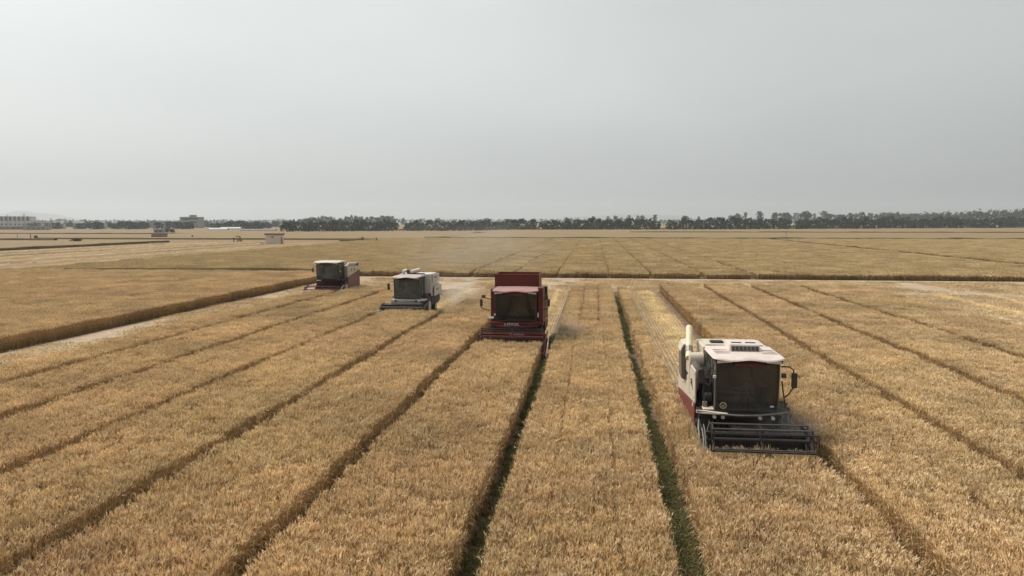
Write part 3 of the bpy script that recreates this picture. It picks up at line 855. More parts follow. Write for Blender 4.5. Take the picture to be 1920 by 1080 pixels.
def combine(name, loc, S, label, group='combine harvesters cutting wheat toward the viewer'):
    root = empty(name, loc)
    tag(root, label, 'combine harvester', group)
    body, dark = S['body'], S['dark']
    w0, w1 = S['width']; c0, c1 = S['cab']; yf = S.get('cab_front', 2.15); yr = yf + S.get('cab_depth', 1.45)
    zf, zt = S['cab_z']
    xa, xb = S['header']
    header(root, S, xa, xb)
    # feeder house
    MB().hull([(-0.5, 1.15, 0.24), (0.5, 1.15, 0.24), (0.5, 1.15, 0.90), (-0.5, 1.15, 0.90)],
              [(-0.5, 3.0, 0.85), (0.5, 3.0, 0.85), (0.5, 2.75, 1.35), (-0.5, 2.75, 1.35)]).build('feeder_house', dark, root, 0.02)
    # chassis and axles
    ch = MB()
    for x in (-0.72, 0.72): ch.box(x - 0.08, x + 0.08, 2.3, 6.7, 0.78, 0.98)
    ch.tube([(-1.15, 3.1, 0.74), (1.15, 3.1, 0.74)], 0.12, 10); ch.tube([(-0.95, 6.25, 0.42), (0.95, 6.25, 0.42)], 0.07, 8)
    ch.box(-0.75, 0.75, 2.5, 6.6, 0.95, 1.30)
    ch.box(-0.1, 0.1, 6.15, 6.35, 0.42, 0.95)
    ch.build('chassis', dark, root, 0.01)
    for x in (-1.08, 1.08): wheel(root, 'front_wheel', x, 3.1, 0.74, 0.46, S['rim'])
    for x in (-0.92, 0.92): wheel(root, 'rear_wheel', x, 6.25, 0.42, 0.28, S['rim'])
    # platform under the cab
    pf = MB().box(w0 + 0.05, w1 - 0.05, yf - 0.32, yr, zf - 0.13, zf - 0.04).build('platform', S.get('platform', dark), root, 0.01)
    if S.get('bumper'):
        b = MB()
        nn = 12; up = []; 
        for i in range(nn + 1):
            q = i / nn; x = c0 - 0.12 + q * (c1 - c0 + 0.24); dy = -0.14 * math.sin(q * math.pi); sag = -0.05 * math.sin(q * math.pi)
            up.append((x, yf - 0.20 + dy, sag))
        zt_, zb_ = zf - 0.01, zf - S['bumper_h']
        a = [(x, y, zt_ + s) for x, y, s in up] + [(x, y, zb_ + s) for x, y, s in reversed(up)]
        b2 = [(x, y + 0.10, zt_ + s) for x, y, s in up] + [(x, y + 0.10, zb_ + s) for x, y, s in reversed(up)]
        b.hull(a, b2)
        bo = b.build('front_bumper', S['bumper'], root, 0.01)
        for i in range(S.get('bumper_lamps', 0)):
            x = [c0 + 0.02, c0 + 0.22, c1 - 0.22, c1 - 0.02][i]
            MB().box(x - 0.07, x + 0.07, yf - 0.335, yf - 0.20, zb_ + 0.04, zt_ - 0.06).build('headlamp', P_LAMP if i in (0, 3) else P_BLACK, bo, 0.01)
        if S.get('text'):
            cu = bpy.data.curves.new('lettering', 'FONT'); cu.body = S['text']; cu.size = 0.19; cu.align_x = 'CENTER'; cu.extrude = 0.004; cu.space_character = 1.15
            tmp = bpy.data.objects.new('lettering_curve', cu); col.objects.link(tmp); bpy.context.view_layer.update()
            tme = bpy.data.meshes.new_from_object(tmp.evaluated_get(bpy.context.evaluated_depsgraph_get())); bpy.data.objects.remove(tmp)
            to = bpy.data.objects.new('lettering', tme); col.objects.link(to); to.parent = bo
            to.location = ((c0 + c1) / 2 - 0.16, yf - 0.349, zb_ + 0.07); to.rotation_euler = (R(90), 0, 0); to.scale = (1.15, 1, 1); tme.materials.clear(); tme.materials.append(P_TEXT)
    # front skirt between the platform and the feeder
    MB().hull([(c0, yf - 0.18, zf - 0.14), (c1, yf - 0.18, zf - 0.14), (c1, yf - 0.12, zf - 0.14), (c0, yf - 0.12, zf - 0.14)],
              [(c0 + 0.1, yf + 0.1, zf - 0.62), (c1 - 0.1, yf + 0.1, zf - 0.62), (c1 - 0.1, yf + 0.16, zf - 0.62), (c0 + 0.1, yf + 0.16, zf - 0.62)]).build('front_skirt', S.get('skirt', dark), root, 0.01)
    # cab: floor, rear wall, pillars
    cab = MB()
    p = S.get('pillar', 0.07); lean = S.get('lean', 0.06)
    cab.box(c0, c1, yf, yr, zf - 0.04, zf + 0.03)
    pass
    for x0, x1 in ((c0, c0 + p), (c1 - p, c1)):
        cab.hull([(x0, yf, zf), (x1, yf, zf), (x1, yf + 0.09, zf), (x0, yf + 0.09, zf)], [(x0, yf - lean, zt), (x1, yf - lean, zt), (x1, yf - lean + 0.09, zt), (x0, yf - lean + 0.09, zt)])
        cab.box(x0, x1, yf + 0.62, yf + 0.70, zf + 0.04, zt)
    cab.box(c0 + p, c1 - p, yf - lean, yf - lean + 0.07, zt - 0.10, zt)
    cb = cab.build('cab', S.get('cab_paint', P_BLACK), root, 0.008)
    MB().box(c0 + 0.03, c1 - 0.03, yf + 0.03, yr - 0.06, zf + 0.03, zf + 0.045).build('floor_mat', P_BLACK, cb)
    MB().box(c0 + 0.04, c1 - 0.04, yf + 0.05, yr - 0.06, zt - 0.03, zt - 0.01).build('headlining', P_BLACK, cb)
    MB().box(c0 + 0.005, c1 - 0.005, yr - 0.05, yr, zf + 0.045, zt - 0.005).build('rear_wall', P_BLACK, cb)
    # windshield, gently bowed
    n = 10; g = MB(); vs = []
    for i in range(n + 1):
        q = i / n; x = c0 + p * 0.6 + q * (c1 - c0 - p * 1.2); bow = -0.09 * math.sin(q * math.pi)
        vs.append((x, yf - 0.01 + bow, zf + 0.03)); vs.append((x, yf - lean - 0.01 + bow, zt - 0.06))
    g.add(vs, [(2 * i, 2 * i + 2, 2 * i + 3, 2 * i + 1) for i in range(n)])
    ws = g.build('windshield', S.get('glass', P_GLASS), cb, smooth=True, fix=False)
    fr = MB()
    fr.tube([vs[2 * i] for i in range(n + 1)], 0.022, 6); fr.tube([vs[2 * i + 1] for i in range(n + 1)], 0.022, 6)
    fr.tube([vs[0], vs[1]], 0.03, 6); fr.tube([vs[-2], vs[-1]], 0.03, 6)
    fr.build('windshield_seal', P_BLACK, cb)
    MB().tube([(c0 + (c1 - c0) * 0.55, yf - 0.115, zf + 0.05), (c0 + (c1 - c0) * 0.50, yf - 0.12, zf + 0.62)], 0.012, 6).build('wiper', P_BLACK, cb)
    for x in (c0 + 0.02, c1 - 0.02):
        MB().add([(x, yf + 0.09, zf + 0.05), (x, yf + 0.62, zf + 0.05), (x, yf + 0.62, zt - 0.03), (x, yf + 0.06, zt - 0.03)], [(0, 1, 2, 3)]).build('side_window', P_GLASS, cb, fix=False)
        MB().add([(x, yf + 0.70, zf + 0.05), (x, yr - 0.05, zf + 0.05), (x, yr - 0.05, zt - 0.03), (x, yf + 0.70, zt - 0.03)], [(0, 1, 2, 3)]).build('side_window', P_GLASS, cb, fix=False)
        s = 1 if x > (c0 + c1) / 2 else -1
        MB().tube([(x + s * 0.03, yf + 0.60, zf + 0.35), (x + s * 0.06, yf + 0.58, zf + 0.4), (x + s * 0.06, yf + 0.58, zf + 0.8), (x + s * 0.03, yf + 0.60, zf + 0.85)], 0.014, 6).build('grab_handle', P_GREY, cb)
    cx = (c0 + c1) / 2 + 0.05
    st = MB().box(cx - 0.27, cx + 0.27, yr - 0.80, yr - 0.32, zf + 0.30, zf + 0.46); st.box(cx - 0.26, cx + 0.26, yr - 0.36, yr - 0.24, zf + 0.42, zf + 1.02)
    st.box(cx - 0.18, cx + 0.18, yr - 0.68, yr - 0.42, zf + 0.04, zf + 0.30)
    st.build('seat', P_SEAT, cb, 0.04)
    wy, wz = yf + 0.36, zf + 0.68
    sw = MB(); ring = []
    for i in range(21):
        t = 2 * math.pi * i / 20
        ring.append((cx + 0.2 * math.cos(t), wy - 0.13 * math.sin(t) * -1, wz + 0.15 * math.sin(t)))
    sw.tube(ring, 0.017, 6); sw.tube([(cx, wy - 0.12, zf + 0.05), (cx, wy, wz)], 0.05, 8)
    sw.tube([ring[0], ring[10]], 0.016, 6)
    sw.build('steering_column', P_BLACK, cb)
    MB().box(c1 - 0.42, c1 - 0.14, yf + 0.45, yr - 0.25, zf + 0.04, zf + 0.56).build('control_console', P_BLACK, cb, 0.03)
    # cab roof with a wavy front lip
    r0, r1 = c0 - S.get('roof_over', 0.09), c1 + S.get('roof_over', 0.09)
    n = 24; rf = S.get('roof_front', 0.30); rh = S.get('roof_h', 0.17)
    lo, hi = [], []
    for i in range(n + 1):
        q = i / n; x = r0 + q * (r1 - r0)
        e = min(q, 1 - q) * 2
        yy = yf - rf - 0.10 * math.sin(q * math.pi) + 0.12 * max(0, 1 - e * 6) ** 2
        wav = S.get('wave', 0.03) * math.cos(q * 4 * math.pi)
        lo.append((x, yy, zt + rh * 0.40 + wav)); hi.append((x, yy + 0.03, zt + rh * 0.62 + wav * 0.8))
    rm = MB(); k = n + 1
    top = [(r0 + (i / n) * (r1 - r0) * 0.94 + (r1 - r0) * 0.03, yf - rf + 0.38, zt + rh + 0.02 * math.sin(i / n * math.pi)) for i in range(k)]
    bk = [(x, yr + 0.04, z) for x, _, z in top]
    bk2 = [(x, yr + 0.04, zt + rh * 0.4) for x, _, _ in lo]
    rings = [lo, hi, top, bk, bk2]
    rm.add([q for rr in rings for q in rr], [(a * k + i, a * k + i + 1, ((a + 1) % 5) * k + i + 1, ((a + 1) % 5) * k + i) for a in range(5) for i in range(n)] +
           [tuple(a * k for a in range(5)), tuple(a * k + n for a in range(4, -1, -1))])
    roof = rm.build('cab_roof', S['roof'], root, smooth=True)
    for x, s in ((c0 + 0.02, 1), (c1 - 0.02, -1)):
        MB().hull([(x, yf - rf + 0.035, zt - 0.03), (x + s * 0.40, yf - rf + 0.02, zt + 0.0), (x + s * 0.40, yf - rf + 0.02, zt + 0.055), (x, yf - rf + 0.035, zt + 0.05)],
                  [(x, yf - rf + 0.2, zt - 0.03), (x + s * 0.40, yf - rf + 0.2, zt + 0.0), (x + s * 0.40, yf - rf + 0.2, zt + 0.055), (x, yf - rf + 0.2, zt + 0.05)]).build('roof_lamp', P_LAMP, roof, 0.008)
    MB().box(c0 - 0.03, c1 + 0.03, yf - rf + 0.08, yr, zt - 0.02, zt + rh * 0.41).build('roof_fascia', S.get('visor', P_BLACK), roof, 0.02)
    MB().box((c0 + c1) / 2 - 0.40, (c0 + c1) / 2 + 0.40, yf - rf + 0.02, yf - 0.05, zt - 0.11, zt - 0.01).build('roof_visor', S.get('visor', P_BLACK), roof, 0.01)
    if S.get('ribs'):
        for x, s in ((r0 + 0.12, 1), (r1 - 0.12, -1)):
            for j in range(3):
                y = yf + 0.18 + j * 0.27
                MB().box(min(x, x + s * 0.42), max(x, x + s * 0.42), y, y + 0.10, zt + rh + 0.005, zt + rh + 0.035).build('roof_rib', S['roof'], roof, 0.012)
    if S.get('aircon'):
        ax, ay, aw = S['aircon']
        az = zt + rh
        ac = MB().hull([(ax - aw, ay - 0.34, az), (ax + aw, ay - 0.34, az), (ax + aw, ay + 0.42, az), (ax - aw, ay + 0.42, az)],
                       [(ax - aw * 0.88, ay - 0.20, az + 0.21), (ax + aw * 0.88, ay - 0.20, az + 0.21), (ax + aw * 0.9, ay + 0.40, az + 0.24), (ax - aw * 0.9, ay + 0.40, az + 0.24)]).build('air_conditioner', S['roof'], roof, 0.02)
        gm = MB().hull([(ax - aw * 0.82, ay - 0.335, az + 0.04), (ax + aw * 0.82, ay - 0.335, az + 0.04), (ax + aw * 0.80, ay - 0.25, az + 0.17), (ax - aw * 0.80, ay - 0.25, az + 0.17)],
                       [(ax - aw * 0.82, ay - 0.30, az + 0.04), (ax + aw * 0.82, ay - 0.30, az + 0.04), (ax + aw * 0.80, ay - 0.21, az + 0.17), (ax - aw * 0.80, ay - 0.21, az + 0.17)])
        gm.build('intake_grille', P_GREY, ac)
        for i in range(7):
            x = ax - aw * 0.70 + i * aw * 1.4 / 6
            MB().hull([(x - 0.035, ay - 0.338, az + 0.055), (x + 0.035, ay - 0.338, az + 0.055), (x + 0.035, ay - 0.270, az + 0.155), (x - 0.035, ay - 0.270, az + 0.155)],
                      [(x - 0.035, ay - 0.32, az + 0.05), (x + 0.035, ay - 0.32, az + 0.05), (x + 0.035, ay - 0.25, az + 0.15), (x - 0.035, ay - 0.25, az + 0.15)]).build('grille_slot', P_BLACK, ac)
        for sx in (-1, 1):
            MB().box(ax + sx * aw * 0.42 - 0.14, ax + sx * aw * 0.42 + 0.14, ay - 0.02, ay + 0.05, az + 0.215, az + 0.24).build('vent', P_BLACK, ac)
    # grain tank
    t0, t1 = S['tank_x']; tz0, tz1 = S['tank_z']; ty0, ty1 = yr + 0.12, yr + 0.12 + S.get('tank_len', 1.75)
    fl = S.get('tank_flare', 0.0)
    tk = MB().hull([(t0, ty0, tz0), (t1, ty0, tz0), (t1, ty1, tz0), (t0, ty1, tz0)], [(t0 - fl, ty0 - fl, tz1), (t1 + fl, ty0 - fl, tz1), (t1 + fl, ty1 + fl, tz1), (t0 - fl, ty1 + fl, tz1)])
    if S.get('open_tank'):
        # the extension boards round the tank mouth, open on top
        tk = MB().box(t0, t1, ty0, ty1, tz0, tz0 + 0.05)
        tank = tk.build('grain_tank', S['tank'], root)
        e = 0.03
        for (xx0, xx1, yy0, yy1) in ((t0, t1, ty0, ty0 + e), (t0, t1, ty1 - e, ty1), (t0, t0 + e, ty0 + e, ty1 - e), (t1 - e, t1, ty0 + e, ty1 - e)):
            MB().box(xx0, xx1, yy0, yy1, tz0 + 0.05, tz1).build('tank_board', S['tank'], tank, 0.006)
        rim = MB()
        for a_, b_ in (((t0, ty0), (t1, ty0)), ((t1, ty0), (t1, ty1)), ((t1, ty1), (t0, ty1)), ((t0, ty1), (t0, ty0))):
            rim.tube([(a_[0], a_[1], tz1), (b_[0], b_[1], tz1)], 0.03, 8)
        rim.build('tank_rim', S['tank'], tank, smooth=True)
        MB().box(t0 + 0.04, t1 - 0.04, ty0 + 0.04, ty1 - 0.04, tz0 + 0.06, tz1 - 0.25).build('grain', mat('wheat_grain', (0.42, 0.26, 0.10), 0.9, bump=0.5, bscale=200), tank)
    else:
        tank = tk.build('grain_tank', S['tank'], root, 0.03)
        if S.get('lids'):
            for i in range(2):
                x = t0 + (t1 - t0) * (0.28 + 0.44 * i)
                MB().box(x - 0.42, x + 0.42, ty0 + 0.2, ty1 - 0.2, tz1, tz1 + 0.04).build('tank_lid', S['tank'], tank, 0.012)
    # lower body and rear hood
    MB().box(w0 + 0.22, w1 - 0.22, yr + 0.06, 6.7, 1.02, tz0 + 0.02).build('threshing_body', S['core'], root, 0.02)
    MB().prism_x([(ty1, 1.2), (ty1, S['hood_z']), (ty1 + 0.7, S['hood_z'] - 0.05), (7.0, S['hood_z'] - 0.55), (7.25, 1.25), (6.9, 0.75), (6.4, 0.9)], w0 + 0.28, w1 - 0.28).build('straw_hood', S['hood'], root, 0.03)
    # side panels, upper colour and lower colour parted by a slanting line
    for x, s in ((w0, -1), (w1, 1)):
        xi, xo = (x, x + 0.05) if s < 0 else (x - 0.05, x)
        yq = S['side_y']; zu = S['side_top']; zl0, zl1 = S['side_split']; zb = S['side_low']
        up = MB().prism_x([(yq, zl0), (yq, zu), (6.2, zu), (6.75, zu - 0.35), (6.75, zl1)], xi, xo).build('side_panel', S['side'], root, 0.02)
        lw = MB().prism_x([(yq + 0.02, zb), (yq + 0.02, zl0 - 0.02), (6.74, zl1 - 0.02), (6.7, zb + 0.12), (6.2, zb)], xi, xo).build('lower_side_panel', S['side_low_paint'], root, 0.02)
        ox = xo if s > 0 else xi
        for j in range(3):
            y = yq + 0.55 + j * 1.05
            MB().box(min(ox, ox + s * 0.03), max(ox, ox + s * 0.03), y, y + 0.22, zu - 0.42, zu - 0.37).build('panel_handle', P_BLACK, up, 0.005)
        if S.get('emblem'):
            MB().prism_x([(yq + 0.35, zl0 + 0.30), (yq + 0.60, zl0 + 0.52), (yq + 1.0, zl0 + 0.40), (yq + 0.62, zl0 + 0.36)], min(ox, ox + s * 0.006), max(ox, ox + s * 0.006)).build('emblem', P_BLACK, up)
        for j in range(2):
            y = yq + 1.2 + j * 1.5
            MB().box(min(ox, ox + s * 0.004), max(ox, ox + s * 0.004), y, y + 0.012, zl0 + 0.1, zu - 0.06).build('panel_seam', P_BLACK, up)
    for m in S.get('mirrors', ()): mirror(root, *m)
    # ladder on the entry side
    ld = MB()
    lx = S.get('ladder_x', w0 + 0.10)
    for y in (yf + 0.0, yf + 0.42): ld.tube([(lx, y, zf - 0.05), (lx - 0.05, y, 0.45)], 0.02, 6)
    for j in range(4): ld.box(lx - 0.08, lx + 0.04, yf, yf + 0.42, 0.5 + j * 0.26, 0.53 + j * 0.26)
    ld.build('ladder', P_DARK, root)
    S.get('extra', lambda r, s: None)(root, dict(w0=w0, w1=w1, c0=c0, c1=c1, yf=yf, yr=yr, zf=zf, zt=zt, ty0=ty0, ty1=ty1, tz1=tz1, tank=tank, cab=cb, platform=pf))
    return root


# --- the cream combine, closest
def extra_cream(root, q):
    yf, zf, zt, yr = q['yf'], q['zf'], q['zt'], q['yr']
    # unloading auger: elbow beside the tank, spout raised toward the rear
    u = MB().tube([(-1.12, 3.55, 1.75), (-1.18, 3.62, 2.25), (-1.24, 3.72, 2.48)], 0.16, 14)
    u.lathe_x([(-0.22, 0.10), (-0.20, 0.20), (0.20, 0.22), (0.24, 0.12)], -1.20, 3.78, 2.55, 16)
    uo = u.build('unloading_auger', P_CREAM, root, smooth=True)
    MB().tube([(-1.40, 3.88, 2.56), (-1.33, 4.5, 2.93), (-1.25, 5.15, 3.33)], 0.105, 14).build('spout', P_YELLOW, uo, smooth=True)
    MB().tube([(-1.375, 4.1, 2.69), (-1.352, 4.3, 2.81)], 0.118, 14).build('clamp_band', P_MID, uo)
    MB().tube([(-0.72, 3.5, 2.0), (-0.80, 3.58, 2.35), (-0.86, 3.74, 2.58)], 0.12, 12).build('elbow', P_GREY, uo, smooth=True)
    # rotary dust screen standing out at the rear corner
    sc_ = MB().hull([(-1.52, 4.75, 1.75), (-1.30, 4.72, 1.70), (-1.26, 4.72, 2.72), (-1.34, 4.74, 2.82), (-1.46, 4.75, 2.76), (-1.54, 4.75, 2.58)],
                    [(-1.50, 5.6, 1.75), (-1.26, 5.6, 1.70), (-1.22, 5.6, 2.72), (-1.30, 5.6, 2.84), (-1.44, 5.6, 2.78), (-1.52, 5.6, 2.58)]).build('dust_screen', P_SCREEN, root, 0.03)
    MB().hull([(-1.54, 4.76, 2.60), (-1.46, 4.76, 2.79), (-1.30, 4.76, 2.85), (-1.28, 4.76, 2.89), (-1.48, 4.76, 2.83), (-1.57, 4.76, 2.62)],
              [(-1.52, 5.65, 2.60), (-1.44, 5.65, 2.81), (-1.28, 5.65, 2.87), (-1.26, 5.65, 2.91), (-1.46, 5.65, 2.85), (-1.55, 5.65, 2.62)]).build('screen_cover', P_CREAM, sc_)
    # hydraulic valves, hoses and brackets in the gap beside the cab
    hz = MB()
    hz.tube([(-1.15, 2.75, 2.55), (-1.12, 2.6, 2.15), (-1.0, 2.5, 2.02), (-0.92, 2.45, 2.2)], 0.02, 8)
    hz.tube([(-1.2, 2.3, 1.95), (-1.16, 2.22, 1.62), (-1.05, 2.2, 1.48), (-0.9, 2.2, 1.40)], 0.018, 8)
    hz.tube([(-1.05, 1.9, 1.25), (-1.12, 1.5, 1.22), (-1.22, 1.2, 1.05), (-1.26, 0.9, 0.85)], 0.02, 8)
    hz.tube([(-0.98, 1.9, 1.25), (-1.02, 1.5, 1.15), (-1.1, 1.25, 1.0)], 0.02, 8)
    hz.build('hose', P_BLACK, root, smooth=True)
    eng = MB().box(-1.16, -0.90, 2.62, 3.45, 1.42, 2.05); eng.box(-1.12, -0.92, 2.68, 3.3, 2.05, 2.22)
    eng.lathe_x([(0, 0.16), (0.2, 0.16)], -1.12, 2.55, 1.68, 16)
    eng.build('engine_block', P_DARK, root, 0.02)
    MB().tube([(-1.0, 2.95, 2.2), (-1.0, 2.95, 2.45)], 0.13, 14).build('air_filter', P_GREY, root, smooth=True)
    MB().box(-1.20, -1.08, 2.20, 2.34, 1.42, 1.62).build('valve_bank', P_MID, root, 0.01)
    MB().tube([(-1.0, 2.3, 2.15), (-1.0, 2.3, 2.42), (-0.88, 2.3, 2.44)], 0.014, 6).build('mirror_bracket', P_GREY, root)
    MB().box(-1.22, -0.92, 1.98, 2.30, 1.44, 1.48).build('step_plate', P_CREAM, q['platform'], 0.01)
    # curved rail along the platform
    rl = MB(); pts = []
    for i in range(17):
        t = i / 16; x = -1.42 + t * 2.44
        pts.append((x, 1.80 - 0.16 * math.sin(t * math.pi), 1.46 - 0.07 * math.sin(t * math.pi) + 0.02 * t))
    rl.tube(pts, 0.028, 8)
    rl.tube([pts[-1], (1.04, 1.78, 1.30), (1.05, 1.78, 0.95)], 0.02, 8); rl.tube([(0.86, 1.74, 1.45), (0.87, 1.74, 1.0)], 0.014, 6)
    rl.build('front_rail', P_MID, root, smooth=True)
    MB().prism_z([(-1.44, 1.80), (-1.22, 1.70), (-0.6, 1.64), (-0.6, 1.74), (-1.2, 1.98), (-1.40, 2.0)], 1.40, 1.445).build('rail_plate', P_CREAM, root, 0.008)
    for x in (0.28, 0.62, -0.95, -0.72): MB().tube([(x, 1.80, 1.32), (x, 1.72, 1.32)], 0.05, 12).build('work_lamp', P_LAMP, root)
    # decals inside the windshield: round badge and small label
    rg = MB(); ringp = [(-0.66 + 0.085 * math.cos(t * math.pi / 10), yf - 0.062, zf + 0.14 + 0.085 * math.sin(t * math.pi / 10)) for t in range(21)]
    rg.tube(ringp, 0.010, 6); rg.tube([(-0.70, yf - 0.062, zf + 0.12), (-0.62, yf - 0.066, zf + 0.17)], 0.008, 5); rg.tube([(-0.70, yf - 0.062, zf + 0.10), (-0.62, yf - 0.066, zf + 0.10)], 0.008, 5)
    rg.build('round_badge', P_YELLOW, q['cab'])
    MB().prism_y([(0.60, zf + 0.13), (0.70, zf + 0.12), (0.72, zf + 0.16), (0.66, zf + 0.175), (0.61, zf + 0.16)], yf - 0.075, yf - 0.070).build('window_label', P_TEXT, q['cab'])
    # sprung tie bar and corner lamp at the mirror side
    MB().tube([(0.92, yf - 0.02, 2.28), (0.99, yf - 0.05, 1.75), (1.02, yf - 0.05, 1.55)], 0.02, 8).build('tie_bar', P_BLACK, root)
    MB().box(0.90, 1.02, yf - 0.10, yf + 0.02, 2.38, 2.50).build('corner_lamp', P_BLACK, root, 0.01)
    MB().box(-0.96, -0.88, yf - 0.14, yf - 0.06, 2.34, 2.42).build('corner_lamp', P_LAMP, root, 0.01)
    # drive side of the cutting table: belt wheels, linkage rods
    dr = MB()
    dr.lathe_x([(-0.03, 0.20), (0.03, 0.20)], -1.42, 0.78, 0.60, 20); dr.lathe_x([(-0.03, 0.13), (0.03, 0.13)], -1.42, 0.25, 0.42, 16)
    dr.build('belt_wheel', P_DARK, root, smooth=True)
    MB().lathe_x([(-0.05, 0.055), (0.05, 0.055)], -1.46, 0.78, 0.62, 12).build('bright_hub', P_LAMP, root, smooth=True)
    lk = MB(); lk.tube([(-1.40, 1.5, 1.30), (-1.46, 1.15, 1.22), (-1.48, 0.7, 0.92), (-1.46, 0.45, 0.55)], 0.022, 8)
    lk.tube([(-1.40, 0.9, 1.22), (-1.42, 0.55, 1.15), (-1.42, 0.2, 0.72)], 0.018, 8); lk.tube([(-1.35, 1.0, 1.30), (-1.37, 0.6, 1.28), (-1.38, 0.2, 0.80)], 0.015, 8)
    lk.build('linkage_rod', P_MID, root, smooth=True)
    for k in range(6):                                       # louvres in the upper side panel
        MB().box(-1.395, -1.378, 4.5 + k * 0.09, 4.55 + k * 0.09, 1.75, 2.05).build('louvre', P_BLACK, root)
    for (yy, zz) in ((2.72, 1.62), (2.72, 2.30), (3.7, 1.55), (3.7, 2.30), (5.4, 1.5), (5.4, 2.25)):
        MB().lathe_x([(-0.012, 0.022), (0.0, 0.022)], -1.382, yy, zz, 8).build('bolt', P_MID, root)
    MB().box(-1.390, -1.383, 2.9, 3.05, 1.30, 1.42).build('warning_sticker', P_YELLOW, root)
    MB().box(-0.30, 0.30, 1.10, 1.105, 1.00, 1.06).build('warning_sticker', P_YELLOW, root)
    # roof hatch and badge on the tank top
    MB().box(-0.72, -0.34, q['ty0'] + 0.45, q['ty0'] + 0.75, q['tz1'], q['tz1'] + 0.10).build('tank_window', P_BLACK, q['tank'], 0.01)
    MB().box(-0.22, 0.05, q['ty0'] + 0.30, q['ty0'] + 0.36, q['tz1'], q['tz1'] + 0.07).build('tank_latch', P_DARK, q['tank'], 0.01)


combine('combine_harvester', (4.29, 18.98, 0), dict(
    body=P_CREAM, dark=P_DARK, width=(-1.38, 0.92), cab=(-0.90, 0.86), cab_z=(1.42, 2.82), header=(-1.30, 1.32),
    header_paint=P_DARK, header_dark=P_DARK, divider=P_DARK, bat=mat('reel_steel', (0.075, 0.07, 0.072), 0.5, var=0.25, scale=6, dirt=0.25, dirt_col=(0.14, 0.11, 0.09)), reel=(0.40, 1.08, 0.43), reel_turn=0.95, reel_frame=(0.92, 1.36),
    rim=P_CREAM, roof=P_PALE, aircon=(0.0, 2.92, 0.47), ribs=True, visor=mat('maroon_visor', (0.09, 0.02, 0.02), 0.5), wave=0.022,
    tank=P_CREAM, tank_x=(-1.02, 0.90), tank_z=(1.6, 2.95), lids=True, tank_len=1.5, hood_z=2.2, hood=P_CREAM, core=P_DARK,
    side=P_CREAM, side_y=2.62, side_top=2.42, side_split=(1.48, 1.05), side_low=0.72, side_low_paint=P_RED2, emblem=True, cab_paint=P_GREY, pillar=0.09,
    mirrors=[([(0.90, 2.2, 2.68), (1.12, 2.15, 2.68), (1.22, 2.12, 2.60), (1.25, 2.12, 2.30), (1.22, 2.12, 2.10), (1.10, 2.12, 1.90), (0.98, 2.12, 1.82)], 1.17, 1.32, 2.07, 2.10, 2.52),
             ([(-0.90, 2.3, 2.58), (-1.22, 2.28, 2.58), (-1.26, 2.28, 2.50)], -1.34, -1.16, 2.25, 2.14, 2.54)],
    extra=extra_cream), 'cream and crimson combine with a roof air unit, closest machine in the wheat')


# --- the dark red combine
def extra_red(root, q):
    yf, zf, zt, yr = q['yf'], q['zf'], q['zt'], q['yr']
    for x0, x1 in ((q['w0'], q['c0'] - 0.02), (q['c1'] + 0.02, q['w1'])):
        MB().box(x0, x1, yf + 0.25, yr + 0.3, zf - 0.3, 3.22 if x0 < 0 else 3.28).build('corner_panel', P_RED, root, 0.02)
    MB().box(q['w1'] - 0.02, q['w1'] + 0.10, yr + 0.5, yr + 1.0, 2.5, 3.2).build('exhaust_box', P_DARK, root, 0.02)
    MB().tube([(-1.18, yf + 0.1, 1.72), (-1.42, yf + 0.1, 1.70)], 0.06, 10).build('side_lamp', P_LAMP, root)
    for z in (1.98, 1.86): MB().box(1.10, 1.17, yf - 0.12, yf - 0.05, z - 0.05, z + 0.05).build('handle_lamp', P_LAMP, root, 0.01)
    MB().box(-1.14, -1.06, yf - 0.12, yf - 0.05, 1.86, 1.96).build('handle_lamp', P_LAMP, root, 0.01)
    d = MB()                                                 # tall pale divider arm on the uncut side
    d.hull([(1.66, -0.30, 0.05), (1.74, -0.30, 0.05), (1.76, 0.2, 0.30), (1.64, 0.2, 0.30)], [(1.70, -0.28, 0.16), (1.72, -0.28, 0.16), (1.78, 0.85, 0.98), (1.74, 0.85, 0.98)])
    d.build('side_shield', P_PALE, root, 0.01)
    rl = MB(); rl.tube([(1.42, yf + 0.2, 0.6), (1.46, yf + 0.1, 1.1), (1.46, yf + 0.05, 1.55)], 0.03, 8); rl.tube([(1.30, yf + 0.05, 1.55), (1.50, yf + 0.05, 1.55)], 0.02, 8)
    rl.build('hand_rail', P_DARK, root)
    MB().box(-0.15, 0.55, 0.62, 0.66, 1.06, 1.13).build('auger_cover', P_GREY, root, 0.01)


